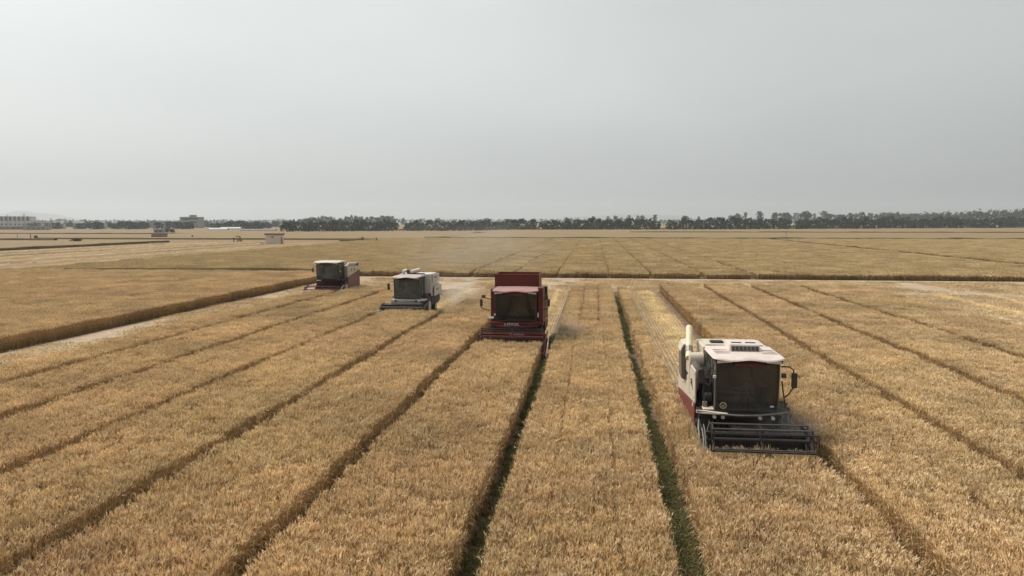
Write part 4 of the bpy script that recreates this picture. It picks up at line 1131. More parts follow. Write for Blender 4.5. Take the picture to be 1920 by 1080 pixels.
combine('combine_harvester', (-3.97, 35.85, 0), dict(
    body=P_RED, dark=P_DARK, width=(-1.36, 1.36), cab=(-1.12, 1.06), cab_z=(1.58, 3.02), header=(-1.62, 1.60),
    header_paint=P_RED, header_dark=P_RED, divider=P_RED, bat=P_DARK, reel=(0.42, 1.02, 0.42), reel_turn=0.6, reel_frame=(0.72, 1.30),
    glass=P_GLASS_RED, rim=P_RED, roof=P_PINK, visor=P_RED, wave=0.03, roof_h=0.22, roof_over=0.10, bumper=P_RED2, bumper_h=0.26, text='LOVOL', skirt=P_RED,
    tank=P_RED, tank_x=(-1.32, 1.05), tank_z=(2.75, 3.86), open_tank=True, tank_len=2.0, hood_z=2.4, hood=P_RED, core=P_RED,
    side=P_RED, side_y=3.4, side_top=2.7, side_split=(1.5, 1.2), side_low=0.75, side_low_paint=P_RED, cab_paint=P_RED, platform=P_RED,
    mirrors=[([(-1.30, 2.2, 2.68), (-1.58, 2.15, 2.76), (-1.80, 2.12, 2.80), (-1.84, 2.12, 2.70), (-1.84, 2.12, 2.30), (-1.76, 2.12, 2.22), (-1.36, 2.2, 2.10)], -1.88, -1.74, 2.07, 2.32, 2.68),
             ([(1.34, 2.2, 2.70), (1.56, 2.15, 2.80), (1.68, 2.12, 2.72), (1.70, 2.12, 2.34), (1.62, 2.12, 2.26), (1.36, 2.2, 2.16)], 1.60, 1.74, 2.07, 2.38, 2.72),
             ([(-1.70, 2.14, 2.79), (-1.66, 2.12, 2.84)], -1.78, -1.60, 2.06, 2.78, 2.92), ([(1.50, 2.14, 2.79), (1.54, 2.12, 2.84)], 1.46, 1.64, 2.06, 2.80, 2.94)],
    extra=extra_red), 'dark red combine with a tall grain tank and white lettering on its nose')


# --- the white and grey combine
def extra_white(root, q):
    ty0, tz1 = q['ty0'], q['tz1']
    # folded unloading auger lying across the roof
    a = MB().tube([(-0.78, ty0 + 0.25, tz1 + 0.0), (-0.74, ty0 + 0.2, tz1 + 0.16), (-0.5, ty0 + 0.25, tz1 + 0.24)], 0.13, 12).build('unloading_auger', P_CREAM, root, smooth=True)
    MB().tube([(-0.25, ty0 + 0.1, tz1 + 0.12), (0.42, ty0 + 0.25, tz1 + 0.27)], 0.13, 12, 0.16).build('spout', P_CREAM, a, smooth=True)
    MB().box(-0.50, -0.18, ty0 + 0.05, ty0 + 0.35, tz1 + 0.02, tz1 + 0.28).build('joint', P_BLACK, a, 0.03)
    MB().box(-0.3, 0.8, ty0 + 0.02, ty0 + 0.12, tz1, tz1 + 0.06).build('cradle', P_DARK, a)
    for (y0, y1, z0, z1, d) in ((4.1, 6.3, 2.32, 2.92, 0.0), (4.2, 6.6, 1.38, 2.10, 0.10)):
        p = MB().prism_x([(y0, z0), (y0, z1), (y1, z1 - 0.02), (y1, z0 + 0.02)], q['w1'] + 0.0 + d, q['w1'] + 0.05 + d).build('service_door', P_WHITE, root, 0.015)
        MB().box(q['w1'] + 0.05 + d, q['w1'] + 0.055 + d, y0 + 0.5, y0 + 1.3, (z0 + z1) / 2, (z0 + z1) / 2 + 0.12).build('door_mark', P_GREY, p)
    MB().box(-1.0, 1.0, 1.5, 1.62, 0.78, 1.20).build('front_shield', P_GREY, root, 0.01)
    MB().lathe_x([(-0.05, 0.22), (0.05, 0.22)], -1.52, 0.1, 0.62, 18).build('white_end_wheel', P_LAMP, root, smooth=True)


combine('combine_harvester', (-12.75, 48.05, 0), dict(
    body=P_WHITE, dark=P_DARK, roof_over=0.05, width=(-1.20, 1.28), cab=(-1.0, 0.84), cab_z=(1.38, 2.78), header=(-1.48, 1.45),
    header_paint=P_RED2, header_dark=P_DARK, divider=P_PALE, bat=P_MID, reel=(0.5, 0.88, 0.34), reel_turn=0.2,
    glass=P_GLASS_GREY, rim=P_WHITE, roof=mat('mauve_roof', (0.46, 0.36, 0.35), 0.5, dirt=0.3), wave=0.03, roof_h=0.16, bumper=P_WHITE, bumper_h=0.22, bumper_lamps=4, skirt=mat('light_grey_skirt', (0.24, 0.25, 0.24), 0.6, dirt=0.3),
    tank=P_WHITE, tank_x=(-1.0, 1.26), tank_z=(1.6, 2.98), tank_len=2.0, hood_z=2.3, hood=P_WHITE, core=P_GREY,
    side=P_WHITE, side_y=3.8, side_top=2.25, side_split=(1.4, 1.3), side_low=0.75, side_low_paint=P_DARK, cab_paint=P_GREY, platform=P_WHITE, visor=P_DARK,
    mirrors=[([(-1.0, 2.2, 2.55), (-1.25, 2.15, 2.55), (-1.36, 2.12, 2.45), (-1.36, 2.12, 2.0), (-1.1, 2.15, 1.9)], -1.44, -1.28, 2.07, 1.98, 2.42)],
    extra=extra_white), 'white and grey combine with a folded cream pipe on its roof')


# --- the red and cream combine, farthest
def extra_far(root, q):
    tz1, ty0 = q['tz1'], q['ty0']
    a = MB().tube([(1.0, ty0 + 0.2, tz1 - 0.1), (1.12, ty0 + 0.5, tz1 + 0.12), (1.12, ty0 + 2.6, tz1 + 0.06)], 0.12, 12).build('unloading_auger', P_CREAM, root, smooth=True)
    MB().box(0.98, 1.28, ty0 + 2.5, ty0 + 2.85, tz1 - 0.32, tz1 + 0.12).build('spout', P_BLACK, a, 0.04)
    MB().tube([(0.5, ty0 + 0.4, tz1), (0.9, ty0 + 1.4, tz1 + 0.14)], 0.05, 8).build('tank_stay', P_DARK, root)
    for y in (4.2, 5.1): MB().box(1.33, 1.345, y, y + 0.25, 2.25, 2.42).build('vent_opening', P_BLACK, root)
    MB().hull([(-1.62, 0.1, 0.62), (-0.75, 0.3, 0.66), (-0.75, 0.9, 0.95), (-1.62, 1.1, 0.9)], [(-1.62, 0.1, 0.68), (-0.75, 0.3, 0.72), (-0.75, 0.9, 1.02), (-1.62, 1.1, 0.97)]).build('drive_cover', P_PINK, root, 0.01)
    MB().lathe_x([(-0.04, 0.16), (0.04, 0.16)], -1.66, 0.15, 0.55, 16).build('pale_hub', P_LAMP, root, smooth=True)
    MB().box(-0.95, -0.55, 1.60, 1.7, 1.52, 1.58).build('handrail_plate', P_PALE, root)
    MB().box(1.05, 1.12, q['yf'] - 0.1, q['yf'] - 0.04, 2.28, 2.40).build('corner_lamp', P_LAMP, root, 0.01)


combine('combine_harvester', (-23.2, 61.2, 0), dict(
    body=P_CREAM, dark=P_DARK, width=(-1.20, 1.34), cab=(-1.12, 0.94), cab_z=(1.64, 3.0), header=(-1.60, 1.58),
    header_paint=P_PINK, header_dark=P_DARK, divider=P_CREAM, bat=P_RED2, reel=(0.5, 0.80, 0.30), reel_turn=0.3,
    glass=P_GLASS_GREY, rim=P_CREAM, roof=P_CREAM, wave=0.01, roof_h=0.20, roof_over=0.16, skirt=P_RED, bumper=P_DARK, bumper_h=0.14,
    tank=P_CREAM, tank_x=(-1.05, 1.15), tank_z=(1.6, 2.75), tank_len=2.2, hood_z=2.3, hood=P_CREAM, core=P_DARK,
    side=P_CREAM, side_y=3.3, side_top=2.62, side_split=(1.75, 2.25), side_low=0.50, side_low_paint=P_RED2, cab_paint=P_BLACK, visor=P_DARK,
    mirrors=[([(-1.1, 2.2, 2.75), (-1.36, 2.15, 2.72), (-1.40, 2.12, 2.60)], -1.48, -1.34, 2.07, 2.25, 2.62)],
    extra=extra_far), 'red and cream combine with a broad cream roof, beside the tall wheat wall')


# ------------------------------------------------------------------ trees
def leaf_cluster(m, r, c, rad, n, size, colr):
    for i in range(n):
        v = Vector((r.gauss(0, 1), r.gauss(0, 1), r.gauss(0, 1))).normalized() * rad * r.uniform(0.3, 1.0) ** 0.6
        p = c + v
        a = Vector((r.gauss(0, 1), r.gauss(0, 1), r.gauss(0, 1))).normalized(); b = a.orthogonal().normalized(); d = a.cross(b)
        s = size * r.uniform(0.6, 1.3); k = r.uniform(0.7, 1.35)
        m.add([p - b * s, p - d * s * 0.6, p + b * s, p + d * s * 0.6], [(0, 1, 2, 3)], (colr[0] * k, colr[1] * k, colr[2] * k))


def crown_mesh(r, kind):
    """unit-height crown (z 0..1); bushy ones spread, poplars stay slim"""
    m = MB()
    if kind == 'bushy':
        n, wx, z0 = 46, 0.52, 0.0; base = (0.034, 0.046, 0.026); ls = 0.075
    elif kind == 'poplar':
        n, wx, z0 = 30, 0.22, 0.10; base = (0.050, 0.070, 0.034); ls = 0.050
    elif kind == 'tall':
        n, wx, z0 = 40, 0.36, 0.15; base = (0.050, 0.068, 0.034); ls = 0.060
    else:                                                   # dry bush
        n, wx, z0 = 10, 0.55, 0.05; base = (0.22, 0.15, 0.08); ls = 0.09
    for i in range(n):
        z = z0 + (1 - z0) * r.uniform(0.06, 0.94)
        q = (z - z0) / (1 - z0)
        if kind == 'poplar': w = wx * math.sin(min(1, q * 1.1 + 0.12) * math.pi * 0.86)
        elif kind == 'bushy': w = wx * math.sqrt(max(0.05, 1 - (2 * q - 0.75) ** 2 * 0.62))
        else: w = wx * math.sqrt(max(0.02, 1 - (2 * q - 0.85) ** 2 * 0.8))
        a = r.uniform(0, 6.283); d = w * math.sqrt(r.random()) * r.uniform(0.75, 1.15)
        cr_ = (0.13 if kind != 'poplar' else 0.09) * r.uniform(0.7, 1.3)
        k = r.uniform(0.75, 1.3)
        leaf_cluster(m, r, Vector((math.cos(a) * d, math.sin(a) * d, min(z, 1 - cr_ * 0.6))), cr_, 15, ls, (base[0] * k, base[1] * k, base[2] * k))
    return m


def trunk_mesh(r, kind):
    m = MB()
    t = 0.035 if kind == 'bushy' else 0.022
    m.tube([(0, 0, -0.01), (r.uniform(-.01, .01), r.uniform(-.01, .01), 0.25), (r.uniform(-.02, .02), r.uniform(-.02, .02), 0.7)], t, 6, t * 0.35)
    for i in range(4):
        a = r.uniform(0, 6.28); z = r.uniform(0.18, 0.45); l = 0.3 if kind == 'bushy' else 0.15
        m.tube([(0, 0, z), (math.cos(a) * l * 0.6, math.sin(a) * l * 0.6, z + 0.14), (math.cos(a) * l, math.sin(a) * l, z + 0.3)], t * 0.45, 5, t * 0.15)
    return m


M_BARK = mat('bark', (0.10, 0.075, 0.055), 0.9, var=0.3, scale=4)
PARTS = {}
for kd, cnt in (('bushy', 8), ('poplar', 7), ('tall', 7), ('bush', 3)):
    L = []
    for i in range(cnt):
        r = random.Random(500 + i * 13 + len(kd))
        cm = crown_mesh(r, kd).mesh('crown'); cm.materials.append(M_LEAF)
        tm = trunk_mesh(r, kd).mesh('trunk'); tm.materials.append(M_BARK)
        L.append((cm, tm))
    PARTS[kd] = L


def tree(kind, loc, h, w, label, group, name='tree', cat='tree'):
    cm, tm = rng.choice(PARTS[kind])
    o = empty(name, loc, rng.uniform(0, 6.28))
    tag(o, label, cat, group)
    o.scale = (w, w, h)
    c = bpy.data.objects.new('crown', cm); t = bpy.data.objects.new('trunk', tm)
    for q in (c, t):
        col.objects.link(q); q.parent = o
    return o


def base_y(x):
    """photo row in which the feet of the far tree row stand"""
    return 434.0 - 7.2 * max(0.0, (x - 525) / 1400.0)


def place(kind, x, yb, top, width_px, label, group, back=0.0, **k):
    p = pix(x, yb); d = math.hypot(p.x, p.y)
    if back:
        p = Vector((p.x * (1 + back / d), p.y * (1 + back / d), 0)); d += back
    d *= math.cos(math.atan((x - 960) / FPX))
    h = CAM_H + (VPY - top) / FPX * d
    w = width_px / FPX * d
    return tree(kind, (p.x, p.y, 0), max(2.0, h), w, label, group, **k)


ONES = 'first second third fourth fifth sixth seventh eighth ninth tenth eleventh twelfth thirteenth fourteenth fifteenth sixteenth seventeenth eighteenth nineteenth'.split()
TENS = {2: ('twentieth', 'twenty'), 3: ('thirtieth', 'thirty'), 4: ('fortieth', 'forty'), 5: ('fiftieth', 'fifty'), 6: ('sixtieth', 'sixty'), 7: ('seventieth', 'seventy'), 8: ('eightieth', 'eighty'), 9: ('ninetieth', 'ninety')}
COUNT = {}


def nth(key):
    k = COUNT[key] = COUNT.get(key, 0) + 1
    if k < 20: return ONES[k - 1]
    return TENS[k // 10][0] if k % 10 == 0 else TENS[k // 10][1] + '-' + ONES[k % 10 - 1]


stretches = [(526, 741, 'behind the small white hut'), (757, 1000, 'behind the dark red combine'), (1011, 1241, 'beyond the middle far wheat'),
             (1252, 1438, 'far above the cream combine'), (1446, 1715, 'behind the marker post'), (1722, 1930, 'beside the white shed')]
for k, (xa, xb, where) in enumerate(stretches):
    x = xa + 6.0
    while x < xb:
        w = rng.uniform(12, 19)
        if k == 3 and (1284 < x < 1293 or 1330 < x < 1338): x += 5; continue
        if k == 4 and 1484 < x < 1498: x += 5; continue
        if k == 0 and x < 580: w = rng.uniform(11, 14)
        h = rng.uniform(15.5, 23.0)
        if k == 1 and x < 920: h -= 1.5
        place('bushy', x, base_y(x) + rng.uniform(-0.3, 0.5), base_y(x) - h, w * 1.15, 'dark rounded tree, %s from the left in the row %s' % (nth('d' + where), where), 'dark row trees %s' % where)
        x += w * rng.uniform(0.62, 0.85)
tall = [(563, 411), (576, 410), (588, 407), (598, 406), (608, 405), (618, 406), (627, 408), (640, 409), (652, 405), (660, 404), (668, 405), (678, 406), (688, 406), (698, 406), (708, 407), (717, 405), (726, 406), (735, 405),
        (756, 408), (785, 412), (822, 410), (902, 411), (912, 410), (1064, 408), (1112, 405), (1140, 406), (1154, 405), (1165, 407), (1179, 403), (1195, 402), (1203, 403), (1228, 403), (1286, 404), (1309, 404), (1372, 403), (1383, 401),
        (1397, 398), (1424, 396), (1452, 399), (1463, 399), (1471, 399), (1480, 401), (1500, 401), (1509, 396), (1516, 399), (1527, 400), (1545, 397), (1557, 402), (1566, 401), (1577, 401), (1595, 400), (1606, 400), (1616, 399), (1630, 400),
        (1649, 398), (1656, 398), (1670, 399), (1681, 398), (1703, 401), (1712, 401), (1738, 403), (1750, 401), (1760, 401), (1778, 401), (1786, 402), (1812, 400), (1816, 397), (1836, 396), (1846, 398), (1862, 399), (1880, 394), (1905, 396), (1915, 394)]
for i, (x, t) in enumerate(tall):
    kd = 'poplar' if 1100 < x < 1240 or i % 3 == 0 else 'tall'
    wpx = rng.uniform(15, 20) if kd == 'poplar' else rng.uniform(14, 20)
    where = [q[2] for q in stretches if x < q[1] + 12][0]
    place(kd, x, base_y(x), t + rng.uniform(-1, 1), wpx * 1.3, 'tall grey-green tree, %s from the left rising over the row %s' % (nth('t' + where), where), 'tall trees over the row %s' % where, back=rng.uniform(350, 800))
x = 60.0
while x < 520:
    place(rng.choice(('bushy', 'bushy', 'tall')), x, 430.5, rng.uniform(414, 419), rng.uniform(15, 24), 'hazy grey tree, %s from the left among the village buildings' % nth('v'), 'hazy village trees', back=rng.choice((rng.uniform(20, 60), rng.uniform(150, 400))))
    x += rng.uniform(4.5, 9)


def far_wood(name, x0, x1, yb, hfun, dist, label, n):
    m = MB(); r = random.Random(int(x0) + 3)
    for i in range(n):
        x = r.uniform(x0, x1); p = pix(x, yb); d = math.hypot(p.x, p.y); k = dist * r.uniform(0.85, 1.3) / d
        c = Vector((p.x * k, p.y * k, 0)); d = dist
        h = CAM_H + hfun(x) / FPX * d * r.uniform(0.8, 1.12)
        z = h * math.sqrt(r.random())
        c.z = z
        leaf_cluster(m, r, c, 3.2, 7, 1.7, (0.05, 0.07, 0.034))
    o = m.build(name, M_LEAF, fix=False)
    return tag(o, label, 'wood', None, 'stuff')


far_wood('far_wood', -60, 545, 426, lambda x: 0.8 + 2.0 * mnoise.noise((x * 0.03, 1, 1)), 1500, 'pale grey far-off wood behind the village', 700)
far_wood('far_wood', 520, 1700, 426, lambda x: 2.5 + 3.0 * mnoise.noise((x * 0.03, 4, 1)), 1650, 'pale grey far-off wood behind the tree row', 1500)
far_wood('far_wood', 1640, 1990, 424, lambda x: 9.0 + (x - 1640) * 0.028 + 2.5 * mnoise.noise((x * 0.04, 7, 1)), 1500, 'tall hazy wood rising behind the white shed', 1300)

# ------------------------------------------------------------------ buildings
B_WHITE = mat('white_render', (0.46, 0.45, 0.43), 0.9, var=0.08, scale=0.3)
B_GREY = mat('grey_render', (0.26, 0.27, 0.27), 0.9, var=0.1, scale=0.3)
B_BRICK = mat('red_brick', (0.27, 0.17, 0.13), 0.9, var=0.2, scale=0.8)
B_BROWN = mat('brown_brick', (0.26, 0.17, 0.10), 0.9, var=0.2, scale=2.0, bump=0.4)
B_GLASS = mat('dark_window', (0.05, 0.06, 0.07), 0.2, var=0.2)
B_TILE = mat('grey_tile', (0.20, 0.19, 0.19), 0.85, var=0.2, scale=1.0)
B_FILM = mat('white_film', (0.50, 0.50, 0.49), 0.6, var=0.05, scale=0.5)
B_ROOFB = mat('brown_roof', (0.20, 0.135, 0.085), 0.85, var=0.2, scale=3.0)
B_PLASTER = mat('old_plaster', (0.70, 0.62, 0.52), 0.9, var=0.12, scale=1.2, dirt=0.35)


def anchor(x, yb, back=0.0):
    p = pix(x, yb); d = math.hypot(p.x, p.y)
    k = (d + back) / d
    p = Vector((p.x * k, p.y * k, 0))
    return p, (d + back) * math.cos(math.atan((x - 960) / FPX)), math.atan2(-p.x, p.y) * 0.5 + YAW * 0.5


def building(x0, x1, yb, top, depth, wall, label, rows=(), back=0.0, parapet=0.0, name='building', cat='building', gable=None, group=None):
    """rows: (z0, z1, count, window width, x from, x to) in metres and shares of the front"""
    p, d, rz = anchor((x0 + x1) / 2, yb, back)
    w = (x1 - x0) / FPX * d; h = CAM_H + (VPY - top) / FPX * d
    o = empty(name, p, rz); tag(o, label, cat, group)
    MB().box(-w / 2, w / 2, 0, depth, 0, h).build('wall', wall, o)
    if gable:
        MB().prism_x([(-0.5, h + 0.02), (depth / 2, h + gable), (depth + 0.5, h + 0.02)], -w / 2 - 0.4, w / 2 + 0.4).build('roof', B_TILE, o)
    else:
        rf = MB().box(-w / 2 - 0.25, w / 2 + 0.25, -0.25, depth + 0.25, h, h + 0.35).build('roof', wall, o)
    for (z0, z1, n, ww, fa, fb) in rows:
        for i in range(n):
            cx = -w / 2 + w * (fa + (fb - fa) * (i + 0.5) / n)
            f = MB()
            for (a, b, c_, e) in ((cx - ww / 2 - 0.12, cx + ww / 2 + 0.12, z1, z1 + 0.15), (cx - ww / 2 - 0.12, cx + ww / 2 + 0.12, z0 - 0.15, z0), (cx - ww / 2 - 0.12, cx - ww / 2, z0, z1), (cx + ww / 2, cx + ww / 2 + 0.12, z0, z1)):
                f.box(a, b, -0.12, 0.0, c_, e)
            fo = f.build('window', wall, o)
            MB().box(cx - ww / 2, cx + ww / 2, -0.04, 0.0, z0, z1).build('pane', B_GLASS, fo)
    return o, d, w, h


b1 = building(-44, 52, 428, 406.5, 18, B_WHITE, 'white two-storey hall with tall windows at the left edge', rows=[(7.2, 12.2, 13, 2.6, 0.02, 0.98), (2.4, 4.2, 13, 1.8, 0.02, 0.98)], back=120)
building(52.5, 88, 428, 415.5, 14, B_WHITE, 'low pale wing joined to the white hall', rows=[(2.4, 4.2, 5, 1.8, 0.02, 0.7)], back=130)
building(-30, 46, 431, 425.6, 3, B_BRICK, 'long low red brick shed before the white hall', back=20, rows=[(0.8, 1.8, 5, 1.2, 0.4, 0.98)])
building(47, 88, 431.5, 424.5, 6, B_GREY, 'grey low shed beside the red brick shed', back=10, rows=[(0.8, 1.9, 4, 1.0, 0.1, 0.9)])
b2 = building(339, 376, 428.5, 407.5, 16, B_GREY, 'grey stepped office block with strip windows', rows=[(8.2, 9.8, 1, 6.0, 0.08, 0.45), (8.6, 9.9, 1, 8.5, 0.45, 0.9), (5.2, 6.4, 1, 6.0, 0.45, 0.85), (1.5, 2.8, 4, 1.6, 0.1, 0.9)], back=60)
ph = MB().box(-1.5, 4.5, 3, 9, b2[3] + 0.35, b2[3] + 2.4).build('penthouse', B_GREY, b2[0])
building(272, 338.5, 428.5, 416.0, 12, B_GREY, 'long low grey wing beside the office block', rows=[(2.8, 4.2, 12, 1.4, 0.25, 0.99)], back=60)
for i, (x0, x1, t, w_) in enumerate([(101, 118, 419, B_WHITE), (138, 156, 418.5, B_GREY), (182, 196, 419, B_WHITE), (212, 226, 418.5, B_GREY), (249, 268, 418, B_WHITE)]):
    building(x0, x1, 430.5, t, 8, w_, ['pale gabled house nearest the white hall', 'grey gabled house left of the village middle', 'pale gabled house in the village middle', 'grey gabled house right of the village middle', 'pale gabled house next to the long grey wing'][i],
             rows=[(1.2, 2.4, 3, 1.2, 0.1, 0.9)], gable=2.2, back=70, name='house', cat='house', group='village houses')
for i, (x0, x1, yb) in enumerate([(392, 425, 431.4), (414, 450, 430.4), (452, 515, 432.4)]):
    p, d, rz = anchor((x0 + x1) / 2, yb); w = (x1 - x0) / FPX * d
    o = empty('greenhouse', p, rz); tag(o, ['white film greenhouse at the left of the three', 'bright white film greenhouse in the middle of the three', 'long dull greenhouse reaching the dark trees'][i], 'greenhouse', 'film greenhouses')
    MB().prism_x([(4 + 4 * math.cos(t * math.pi / 10), (1.7, 2.0, 1.2)[i] * math.sin(t * math.pi / 10)) for t in range(11)], -w / 2, w / 2).build('cover', B_FILM if i < 2 else B_TILE, o, smooth=True)
    hoop = MB()
    for j in range(8):
        xx = -w / 2 + w * j / 7
        hoop.tube([(xx, 4 + 4.03 * math.cos(t * math.pi / 10), ((1.7, 2.0, 1.2)[i] + 0.03) * math.sin(t * math.pi / 10)) for t in range(11)], 0.05, 5)
    hoop.build('hoops', B_GREY, o)
# white shed at the right
p, d, rz = anchor(1896, 426.3)
o = empty('shed', p, rz); tag(o, 'small white shed in front of the hazy wood', 'shed')
s_ = d / FPX
MB().box(-7 * s_, 9 * s_, 0, 5, 0, 4.6 * s_).build('wall', B_WHITE, o)
MB().box(-10 * s_, 1 * s_, -1.5, 5.3, 5.4 * s_, 6.8 * s_).build('roof', B_FILM, o)
MB().box(-7 * s_, -5 * s_, 0.2, 4.8, 4.6 * s_, 5.4 * s_).build('roof_post', B_WHITE, o)
MB().box(3 * s_, 5 * s_, -0.06, 0, 0, 3 * s_).build('door', B_GREY, o)
building(1487, 1497, 425, 399.5, 14, B_WHITE, 'pale apartment tower seen through the tree gap', rows=[(z, z + 2.2, 4, 1.8, 0.06, 0.94) for z in (5, 9, 13, 17, 21)], back=600)

# white hut in the field
p, d, rz = anchor(511.5, 458.0)
o = empty('hut', p, 0.06); tag(o, 'small white plaster hut with a brown roof in the field', 'hut')
MB().box(-2.15, 2.15, 0, 3.2, 0, 2.75).build('wall', B_PLASTER, o, 0.03)
MB().box(-2.4, 2.4, -0.3, 3.5, 2.76, 3.2).build('roof', B_ROOFB, o, 0.05)
dr = MB().box(2.15, 2.2, 0.9, 1.8, 0.02, 2.0).build('door', B_ROOFB, o); MB().box(2.2, 2.24, 1.0, 1.06, 0.95, 1.1).build('handle', B_GREY, dr)
MB().box(-0.35, 0.35, -0.03, 0.0, 1.9, 2.3).build('vent', B_BROWN, o)
MB().box(-3.9, -3.2, 0.4, 1.0, 0.0, 0.8).build('pump_box', B_PLASTER, o, 0.03)
# brown pump house and the grey shed behind
p, d, rz = anchor(295.5, 447.2)
o = empty('pump_house', p, 0.08); tag(o, 'low brown brick pump house standing in the far field', 'pump house')
MB().box(-2.5, 2.5, 0, 3.0, 0, 1.95).build('wall', B_BROWN, o)
MB().box(-2.65, 2.65, -0.15, 3.15, 1.95, 2.2).build('roof', B_GREY, o, 0.03)
MB().box(0.6, 1.4, -0.04, 0, 0, 1.5).build('door', B_ROOFB, o)
building(289, 305, 438.6, 430.8, 6, B_GREY, 'light grey flat shed rising behind the brown pump house', rows=[(1.0, 2.0, 2, 0.9, 0.1, 0.9)], name='shed', cat='shed')


# ------------------------------------------------------------------ poles, frames, bushes
def pole(x, yb, top, label):
    p, d, rz = anchor(x, yb); h = CAM_H + (VPY - top) / FPX * d
    o = empty('utility_pole', p, rz); tag(o, label, 'utility pole', 'utility poles by the village')
    MB().tube([(0, 0, 0), (0, 0, h)], 0.32, 10, 0.24).build('pole', B_GREY, o)
    MB().box(-1.1, 1.1, -0.08, 0.08, h - 1.2, h - 1.0).build('crossarm', B_GREY, o)
    for q in (-0.95, 0, 0.95): MB().tube([(q, 0, h - 1.0), (q, 0, h - 0.7)], 0.06, 6).build('insulator', B_WHITE, o)


pole(46.5, 432, 400.5, 'tall grey utility pole before the white hall')
pole(96.5, 430.5, 408.5, 'shorter utility pole right of the white hall')
pole(15.5, 429.5, 402.5, 'thin utility pole at the left end of the white hall')
# white pipe frame
p, d, rz = anchor(45, 446)
o = empty('pipe_frame', p, rz); tag(o, 'white pipe frame standing in the far left field', 'frame')
k = d / FPX
MB().box(-11 * k, 11 * k, -0.1, 0.1, 8.3 * k, 9.0 * k).build('beam', B_WHITE, o)
for q in (-10.5, 10.5): MB().box(q * k - 0.12, q * k + 0.12, -0.12, 0.12, 0, 8.3 * k).build('post', B_WHITE, o)
for (x, yb, hpx, lab) in ((57.5, 447, 9, 'dark post beside the white pipe frame'), (1473.5, 446.3, 10, 'weathered marker post by the far dark furrow line')):
    p, d, rz = anchor(x, yb); h = hpx / FPX * d
    o = empty('post', p, rz); tag(o, lab, 'post')
    MB().box(-0.16, 0.16, -0.16, 0.16, 0, h).build('shaft', B_BROWN, o); MB().box(-0.22, 0.22, -0.22, 0.22, h * 0.55, h * 0.8).build('plate', B_PLASTER, o)
for (x, yb, hpx, wpx, lab) in ((67.5, 447, 6, 7, 'small dark bush right of the white pipe frame'), (143, 455.5, 8, 24, 'brown brush heap on the dark line of the far left field'), (449, 454, 13, 12, 'dry tan bush left of the white hut'),
                               (312, 435.5, 8, 16, 'dark low bush right of the grey flat shed'), (323, 436, 8, 9, 'dark upright bush right of the grey flat shed'), (361, 446.5, 5, 5, 'tiny dark bush between pump house and white hut'),
                               (12, 521, 9, 60, 'green bush at the left edge beside the harvested field'), (676, 455, 11, 16, 'brown brush pile near the field workers')):
    p, d, rz = anchor(x, yb)
    green = 'green' in lab or 'dark' in lab
    tree('bushy' if green else 'bush', (p.x, p.y, -0.12 * hpx / FPX * d), hpx / FPX * d * 1.1, wpx / FPX * d, lab, None, name='bush', cat='bush')


